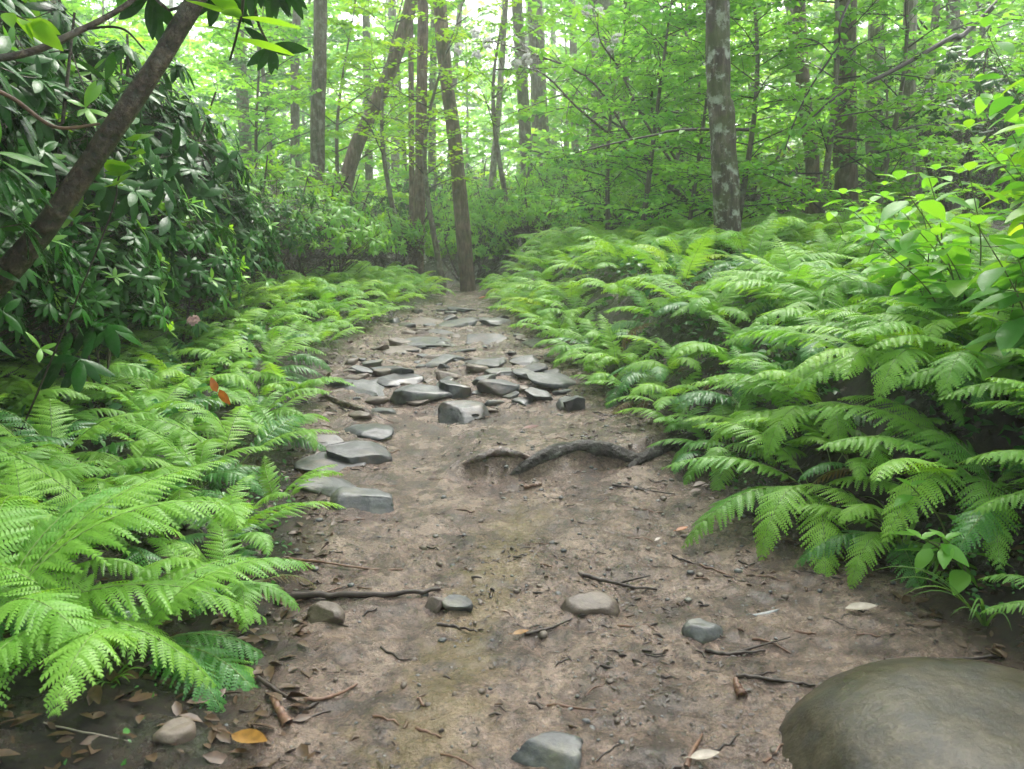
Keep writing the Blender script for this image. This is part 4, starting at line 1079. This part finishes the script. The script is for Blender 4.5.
# ------------------------------------------------------------------ single leaves and blossom
def fallen(px, py, size, mat, label, az, tpl=None, lift=.008, cat='leaf', roll=0, name='fallen_leaf'):
    g = ground_at(px, py); mb = MB(); v, f = tpl or leaf_tpl(.42, 6, .35, -.12)
    put_leaves(mb, (v, f), [[0, 0, 0]], [[math.cos(az), math.sin(az), .03]], [[roll, -.15, 1]], size)
    V, Fq = tube(np.array([[0, 0, 0], [-math.cos(az) * .1 * size, -math.sin(az) * .1 * size, .002], [-math.cos(az) * .22 * size, -math.sin(az) * .22 * size, 0]]), .0012, 4); mb.add(V, Fq)
    o = mb.build(name, M[mat]); o.location = (g[0], g[1], Hs(g[0], g[1]) + lift); return tag(o, label, cat)
fallen(232, 738, .095, 'dead_yellow', 'fallen yellow-orange leaf in the litter under the left ferns', -.45)
fallen(845, 611, .085, 'dead_pale', 'fallen whitish leaf lying behind the boulder', -.1)
fallen(752, 617, .085, 'dead_blue', 'dark blue-grey ribbed leaf curled on the mud', .25, leaf_tpl(.3, 8, -.8, -.05))
fallen(522, 430, .09, 'dead_red', 'small dark red leaf on the path above the root', .1)
fallen(512, 638, .045, 'dead_yellow', 'tan leaf scrap beside the bent dark twig', .2)
fallen(655, 543, .03, 'dead_pale', 'pale leaf scrap on the path', .8)
fallen(128, 704, .06, 'dead', 'brown leaf in the litter under the hanging small frond', .1)
fallen(690, 762, .06, 'dead_pale', 'pale leaf at the bottom edge of the path', .1)
fallen(478, 299, .16, 'dead_orange', 'orange dead leaves patch at the crest of the path', .1)
fallen(676, 533, .05, 'dead_orange', 'tiny orange leaf near the path side ferns', .4)

p = at(217, 392, 3.0)
mb = MB(); put_leaves(mb, TPL_BROAD, [[0, 0, 0], [.01, 0, .01]], [[-.3, -.1, .9], [.4, 0, -.8]], [[.2, -1, .1], [-.2, -1, .2]], [.06, .07]); o = mb.build('withered_leaf', M['dead_orange']); o.location = p
tag(o, 'withered orange leaf caught upright among the left ferns', 'leaf')
p = at(195, 323, 4.0); o = bpy.data.objects.new('fallen_blossom', BLOSSOM.copy()); o.data.materials[0] = M['petal_pink']; COL.objects.link(o); o.location = p; o.scale = (.75, .75, .75)
tag(o, 'single pale pink blossom perched at the back of the left ferns', 'blossom')

# ------------------------------------------------------------------ tall leafy plants at the right edge
def leafy_plant(x, y, h, lean, label, mat='broad', size=.10, nst=4, npair=6, seed=1, tpl=TPL_BROAD, group='leafy plants on the right bank', name='leafy_plant'):
    r = np.random.default_rng(seed); z0 = Hs(x, y); root = empty(name, (x, y, z0)); tag(root, label, 'plant', group); size *= 1.4; nst = max(3, nst - 3)
    st = MB(); lf = MB()
    for k in range(nst):
        hh = h * r.uniform(.65, 1.05); b = np.array([r.normal(0, .06), r.normal(0, .06), -.03]); e = b + np.array([lean[0] + r.normal(0, .12), lean[1] + r.normal(0, .12), hh])
        Q = spline([b, (b + e) / 2 + [-lean[0] * .25, -lean[1] * .25, hh * .08], e], 16); v, f = tube(Q, np.linspace(.0045, .0015, 16), 5); st.add(v, f)
        a0 = r.uniform(0, 3.14)
        for j in range(npair):
            t = .25 + .75 * (j + .5) / npair; i = int(t * 15); p = Q[i]; tg = Q[min(i + 1, 15)] - Q[i - 1]; tg /= np.linalg.norm(tg)
            for s in (0, 1):
                an = a0 + j * 1.5708 + s * math.pi; o = np.array([math.cos(an), math.sin(an), .12]); pe = p + o * .035
                v, f = tube(np.array([p, pe]), .0015, 3); st.add(v, f)
                put_leaves(lf, tpl, [pe], [o + [0, 0, -.3 + r.normal(0, .2)]], [[r.normal(0, .2), r.normal(0, .2), 1]], size * (1.15 - .5 * t) * r.uniform(.85, 1.2))
        put_leaves(lf, tpl, [Q[-1]] * 3, [[1, .2, .5], [-.6, .9, .5], [-.4, -.9, .5]], [[0, 0, 1]] * 3, size * .5)
    st.build('stem', M['twig_green'], root); lf.build('leaves', M[mat], root); return root
for i, a in enumerate([
    (2.05, 2.9, .95, (-.18, -.1), 'tallest leafy plant at the right edge, above the ferns', 'broad', .12, 9, 6),
    (2.35, 3.25, 1.2, (-.25, 0), 'tall bright leafy plant reaching into the upper right', 'lime', .12, 5, 7),
    (1.85, 3.5, .75, (-.25, -.1), 'leafy plant leaning over the ferns below the pale trunks', 'broad', .11, 4, 5),
    (2.6, 3.9, 1.15, (-.3, -.1), 'leafy plant behind the tall bright one', 'broad', .12, 5, 7),
    (1.62, 2.6, .55, (-.1, -.15), 'small glossy-leaved plant hidden in the fern bank by the dark hollow', 'rhodo_new', .12, 3, 4),
    (1.3, 2.15, .3, (-.12, -.1), 'low broadleaf seedling at the foot of the right bank', 'broad', .07, 3, 3),
    (1.72, 2.45, .62, (-.15, -.12), 'leafy plant with broad leaves just above the arching fern', 'broad', .13, 9, 5),
    (1.95, 2.6, .95, (-.2, -.1), 'leafy plant crowding the right edge of the view', 'lime', .12, 9, 7),
    (1.75, 3.05, .7, (-.25, -.1), 'broad-leaved plant in front of the pale trunks, low', 'broad', .13, 9, 5),
    (2.2, 3.0, 1.15, (-.25, -.05), 'dense bright plant with the highest leaves at the right', 'lime', .12, 10, 8),
    (2.05, 3.9, .8, (-.3, -.1), 'leafy plant leaning toward the mossy trunk', 'broad', .12, 9, 6),
    (2.5, 3.5, 1.3, (-.3, -.1), 'dense leafy plant filling the upper right slope', 'broad', .13, 10, 8),
    (2.9, 4.6, 1.0, (-.2, 0), 'leafy plant on the upper slope under the palest trunk', 'lime', .11, 5, 6),
    (2.2, 5.2, .8, (-.2, 0), 'leafy plant in the fern bank nearest the mossy trunk', 'broad', .10, 4, 5),
]): leafy_plant(*a, seed=800 + i)
# glossy rhododendron seedling near the right edge
def seedling(x, y, h, label, seed, n=5, size=.17):
    r = np.random.default_rng(seed); root = empty('rhododendron_seedling', (x, y, Hs(x, y))); tag(root, label, 'plant', 'rhododendron seedlings among the ferns')
    st = MB(); lf = MB(); C = []; D = []
    for k in range(n):
        e = np.array([r.normal(0, .14), r.normal(0, .14), h * r.uniform(.6, 1)]); Q = spline([(0, 0, -.02), e * .5 + [0.02, 0, .03], e], 8); v, f = tube(Q, np.linspace(.008, .004, 8), 5); st.add(v, f); C.append(e); D.append([e[0], e[1] - .3, .5])
    whorls(lf, np.array(C), np.array(D), 7, size, 0, r); st.build('stem', M['bark_rhodo'], root); lf.build('leaves', M['rhodo'], root)
seedling(1.95, 2.95, .55, 'dark glossy rhododendron seedling in the hollow of the right bank', 850)
seedling(-2.15, 2.7, .75, 'glossy seedling standing at the foot of the leaning trunk', 851, 6)
seedling(-1.95, 3.7, .55, 'glossy seedling between the leaning trunk and the pink blossom', 852, 6)
# light sapling in front of the dark rhododendrons
branch_thing('sapling_shoot', [(-1.95, 3.0, Hs(-1.95, 3.0)), at(105, 230, 3.0), at(118, 180, 3.0), at(135, 140, 3.0)], .004, .002, 'twig', 'young shoot with bright yellow-green leaves in front of the leaning trunk', 'sapling', Lv('lime', .10, 14, 5, TPL_HEART, .6))
branch_thing('leafy_twig', [at(230, 60, 3.2), at(238, 30, 3.1), at(243, 0, 3.05), at(240, -60, 3.0)], .004, .006, 'twig', 'bright fresh leaf cluster hanging in beside the top of the leaning trunk', 'branch', Lv('lime', .19, 12, 6, TPL_RHODO, .2))
branch_thing('leafy_twig', [at(-40, 10, 2.4), at(5, 12, 2.4), at(30, 22, 2.4)], .003, .002, 'twig', 'bright leaf poking in at the very top corner', 'branch', Lv('lime', .11, 5, 7, TPL_BROAD, .4))
# overhanging boughs from the right
branch_thing('bough', [(6.4, 8.0, 5.2), at(990, 10, 7.6), at(950, 38, 7.4), at(885, 75, 7.2), at(850, 88, 7.1), at(826, 105, 7), at(800, 130, 7)], .03, .007, 'twig', 'long dark bough drooping in front of the pale trunks', 'branch', Lv('broad', .10, 30, 9, TPL_BROAD, .4, .5))
branch_thing('bough', [(3.4, 7.6, 3.9), at(845, 10, 7), at(838, 45, 7), at(812, 85, 7), at(795, 120, 7), at(785, 150, 7)], .012, .005, 'twig', 'thin dark bough hanging down beside the mossy trunk', 'branch', Lv('broad', .09, 26, 10, TPL_BROAD, .2, .5))
branch_thing('bough', [(2.05, 7.2, 1.9), at(680, 130, 7.3), at(655, 135, 7.3), at(620, 142, 7.3), at(575, 153, 7.3)], .014, .005, 'twig', 'dark crooked bough reaching from the mossy trunk toward the path', 'branch', Lv('broad', .08, 14, 11, TPL_BROAD, .1, .5))

# leggy flowering rhododendron arching over the far end of the path
def flowering():
    Y = 10.0; b = np.array([2.6, 9.8, Hs(2.6, 9.8)]); root = empty('flowering_rhododendron', b); tag(root, 'leggy rhododendron whose arching stems carry white blossoms above the path', 'shrub')
    st = MB(); fo = MB(); C = []; D = []; r = np.random.default_rng(99)
    for k, pix in enumerate([[(640, 150), (590, 80), (520, 50), (480, 38)], [(650, 130), (620, 70), (600, 40), (598, 12)], [(640, 160), (580, 110), (545, 75), (516, 66)], [(655, 120), (660, 60), (640, 20)]]):
        P = spline([b - b + [0, 0, -.05]] + [at(u, v, Y + r.uniform(-.3, .3)) - b for u, v in pix], 26); v, f = tube(P, np.linspace(.022, .005, 26), 7, .2, k); st.add(v, f)
        for q in range(16):
            a = P[int(r.uniform(9, 25))]; t = a + r.normal(0, .28, 3); v, f = tube(spline([a, (a + t) / 2 + r.normal(0, .04, 3), t], 5), np.linspace(.006, .003, 5), 4); st.add(v, f); C.append(t); D.append([0, 0, 1] + r.normal(0, .4, 3))
        C.append(P[-1]); D.append([0, 0, 1.])
    whorls(fo, np.array(C), np.array(D), 7, .13, 0, r, droop=.3)
    st.build('stem', M['bark_rhodo'], root); fo.build('foliage', M['rhodo_new'], root)
    for u, v in [(475, 36), (489, 44), (478, 57), (516, 66), (595, 45), (612, 52), (600, 14), (618, 40), (528, 60), (460, 50), (636, 22), (588, 12)]:
        o = bpy.data.objects.new('blossom', BLOSSOM); COL.objects.link(o); o.parent = root; o.location = at(u, v, Y + r.uniform(-.2, .1)) - b; o.scale = (1.5,) * 3; o.rotation_euler = (r.uniform(-.8, .8), r.uniform(-.8, .8), 0)
flowering()
# grass tufts
def grass_tuft(x, y, h, label, seed, n=9, face=None, w=.004):
    r = np.random.default_rng(seed); mb = MB()
    for k in range(n):
        a = r.uniform(0, 6.28) if face is None else face + r.normal(0, .5); L_ = h * r.uniform(.6, 1.1); d = np.array([math.cos(a), math.sin(a), 0])
        t = np.linspace(0, 1, 9); P = np.outer(t * L_ * .75, d) + np.outer(L_ * (1.1 * t - .75 * t * t), [0, 0, 1]); s = np.array([-d[1], d[0], 0]) * w
        ww = (1 - t ** 2)[:, None] + .03; V = np.stack([P - s * ww, P - [0, 0, w * .4], P + s * ww], 1).reshape(-1, 3); Fq = []
        for i in range(8): b = i * 3; Fq += [(b, b + 1, b + 4, b + 3), (b + 1, b + 2, b + 5, b + 4)]
        mb.add(V, Fq, 0, r.random())
    o = mb.build('grass_tuft', M['grass']); o.location = (x, y, Hs(x, y) - .01); tag(o, label, 'grass tuft', 'grass tufts at the path edge')
_g = ground_at(985, 625)
grass_tuft(float(_g[0]), float(_g[1]), .34, 'tuft of long arching grass behind the boulder', 901, 9, R(190))
grass_tuft(1.22, 2.35, .30, 'upright grass tuft at the foot of the right fern bank', 902, 8)
grass_tuft(-.85, 1.55, .10, 'short grass sprouts in the litter under the left ferns', 903, 12)
grass_tuft(-.72, 1.75, .09, 'tiny grass tuft by the brown stone in the litter', 904, 10)

# ------------------------------------------------------------------ key ferns placed by hand
def key_fern(x, y, label, fr, dz=0, group=None):
    root = empty('fern', (x, y, Hs(x, y) - .01 + dz)); tag(root, label, 'fern', group)
    for (az, tilt, sc, which, roll) in fr:
        pool = {'n': NEAR, 's': SIDEY, 'd': DEEP}[which[0]]
        add_frond(root, pool[int(which[1])][0], R(az), R(tilt), sc, R(roll))
G1 = 'foremost ferns at the edges of the path'
key_fern(-1.18, 1.66, 'foremost fern on the left whose long fronds sweep toward the black stick', [(80, -8, 1.05, 'n3', 0), (62, 0, 1.1, 'n0', 5), (100, -14, .95, 'n3', -8), (40, 5, 1.05, 'n1', 0), (120, -5, .9, 'n5', 5), (20, 0, 1, 'n0', 0), (-20, 0, 1, 'n2', 0), (150, -10, .8, 'n3', 0)], group=G1)
key_fern(-1.42, 1.62, 'fern whose pale frond points in from the lower corner', [(75, -15, .8, 'n1', 10), (95, -22, .75, 'n3', 0), (55, -10, .75, 'n1', 0), (115, -25, .6, 'n3', 0)], group=G1)
key_fern(-.88, 1.75, 'fern with one dark wet frond drooping onto the mud', [(105, -30, .75, 'n3', 0), (80, -25, .7, 'd0', 0), (125, -32, .7, 'd1', 0), (60, -8, .8, 'n0', 0)], group=G1)
key_fern(1.08, 2.75, 'fern on the right spilling pale fronds over the eroded bank', [(-110, -22, .95, 'n3', 0), (-140, -28, .9, 'n5', 0), (-85, -15, .95, 'n1', 0), (-165, -25, .9, 'n3', 0), (-60, 0, .9, 'n0', 0), (160, -10, .85, 'n1', 0)], group=G1)
key_fern(1.22, 3.05, 'second fern on the right behind the one spilling over the eroded bank', [(-105, -15, .9, 'n3', 0), (-135, -20, .9, 'n5', 0), (-75, -10, .95, 'n1', 0), (-165, -20, .9, 'n2', 0), (-90, -2, .9, 's0', 0), (-50, 0, .9, 'n0', 0), (150, -10, .85, 'd1', 0), (-120, 5, .85, 'n0', 0)], group=G1)
key_fern(1.22, 2.42, 'low deep green fern tucked in the hollow of the eroded bank', [(-105, -20, .7, 'd0', 0), (-135, -25, .65, 'n5', 0), (-75, -15, .7, 'n1', 0), (-165, -25, .65, 'd1', 0), (-50, -10, .7, 'n0', 0), (-120, 0, .6, 'n2', 0), (170, -20, .6, 'n3', 0)], group=G1)
key_fern(1.5, 2.8, 'tall fern rising above the hollow of the eroded bank', [(-105, -8, 1, 'n3', 0), (-135, -12, 1, 'n5', 0), (-75, -5, 1, 'n1', 0), (-165, -8, .95, 'd1', 0), (-50, 0, 1, 'n0', 0), (-120, 5, .9, 'n2', 0), (160, -5, .9, 'n3', 0), (-90, -14, 1, 's1', 0)], group=G1)
key_fern(1.45, 2.45, 'fern on the right arching over the dark mossy hollow', [(-100, -10, .95, 'n1', 0), (-130, -15, .95, 'n3', 0), (-70, -5, 1, 'n0', 0), (-160, -18, .9, 'n3', 0), (170, -10, .9, 'n5', 0), (-40, 0, .9, 'n0', 0)], group=G1)
key_fern(1.62, 2.0, 'fern entering from the right edge above the boulder', [(-85, -28, .7, 'n1', 0), (-110, -30, .6, 'n3', 0), (-60, -15, .75, 'n0', 0), (-95, -5, .8, 'n1', 0)], group=G1)
key_fern(.98, 3.35, 'small fern fringe drooping onto the path beside the root', [(-120, -30, .6, 'n3', 0), (-90, -30, .6, 'n5', 0), (-150, -30, .65, 'n3', 0), (-60, -10, .7, 'n0', 0)], group=G1)
key_fern(1.35, 1.75, 'bright small fern low behind the boulder at the right edge', [(-80, -25, .4, 'n1', 0), (-120, -25, .38, 'n3', 0), (-50, -15, .42, 'n0', 0), (-150, -20, .35, 'n1', 0)], group=G1)

# ------------------------------------------------------------------ haze
V = np.array([(x, y, z) for x in (-120, 120) for y in (-32, 135) for z in (-4.5, 26)], float)
mb = MB(); mb.add(V, np.array([(0, 1, 3, 2), (4, 6, 7, 5), (0, 4, 5, 1), (2, 3, 7, 6), (0, 2, 6, 4), (1, 5, 7, 3)]))
m, nt, out = newmat('mist'); pv = N(nt, 'ShaderNodeVolumePrincipled'); pv.inputs['Color'].default_value = (.93, .97, .95, 1); pv.inputs['Density'].default_value = .0045; pv.inputs['Anisotropy'].default_value = .3
nt.links.new(pv.outputs[0], out.inputs['Volume']); o = mb.build('haze', m, smooth=False); tag(o, 'thin pale mist hanging in the wet wood', None, None, 'stuff')

# ------------------------------------------------------------------ camera, light
cam = bpy.data.cameras.new('camera'); co = bpy.data.objects.new('camera', cam); COL.objects.link(co)
co.location = CAM; co.rotation_euler = (R(90) - PITCH, 0, 0); cam.sensor_width = 36; cam.lens = F / 1024 * 36; cam.clip_end = 800; cam.clip_start = .05
cam.dof.use_dof = True; cam.dof.focus_distance = 3.2; cam.dof.aperture_fstop = 6.3
SC.camera = co
w = bpy.data.worlds.new('World'); SC.world = w; w.use_nodes = True; nt = w.node_tree
sky = nt.nodes.new('ShaderNodeTexSky'); sky.sky_type = 'NISHITA'; sky.sun_disc = False; sky.sun_elevation = R(58); sky.sun_rotation = R(20); sky.dust_density = 4; sky.air_density = 1.0; sky.ozone_density = .6
hs = nt.nodes.new('ShaderNodeHueSaturation'); hs.inputs['Saturation'].default_value = .3; nt.links.new(sky.outputs[0], hs.inputs['Color'])
bg = nt.nodes['Background']; nt.links.new(hs.outputs[0], bg.inputs[0]); bg.inputs[1].default_value = .15
sl = bpy.data.lights.new('sun', 'SUN'); sl.energy = 1.5; sl.angle = R(25); sl.color = (1, .97, .92); so = bpy.data.objects.new('sun', sl); COL.objects.link(so)
# sun from ahead-right, high (rotation 20 deg)
el, az = R(58), R(20); d = Vector((math.sin(az) * math.cos(el), math.cos(az) * math.cos(el), math.sin(el)))
so.rotation_euler = d.to_track_quat('Z', 'Y').to_euler()
SC.view_settings.view_transform = 'Standard'; SC.view_settings.look = 'None'; SC.view_settings.exposure = 2.15; SC.view_settings.gamma = 1
cy = SC.cycles; cy.use_denoising = True; cy.max_bounces = 7; cy.diffuse_bounces = 4; cy.glossy_bounces = 2; cy.transmission_bounces = 4; cy.volume_bounces = 2; cy.sample_clamp_indirect = 4; cy.use_adaptive_sampling = True; cy.adaptive_threshold = .02
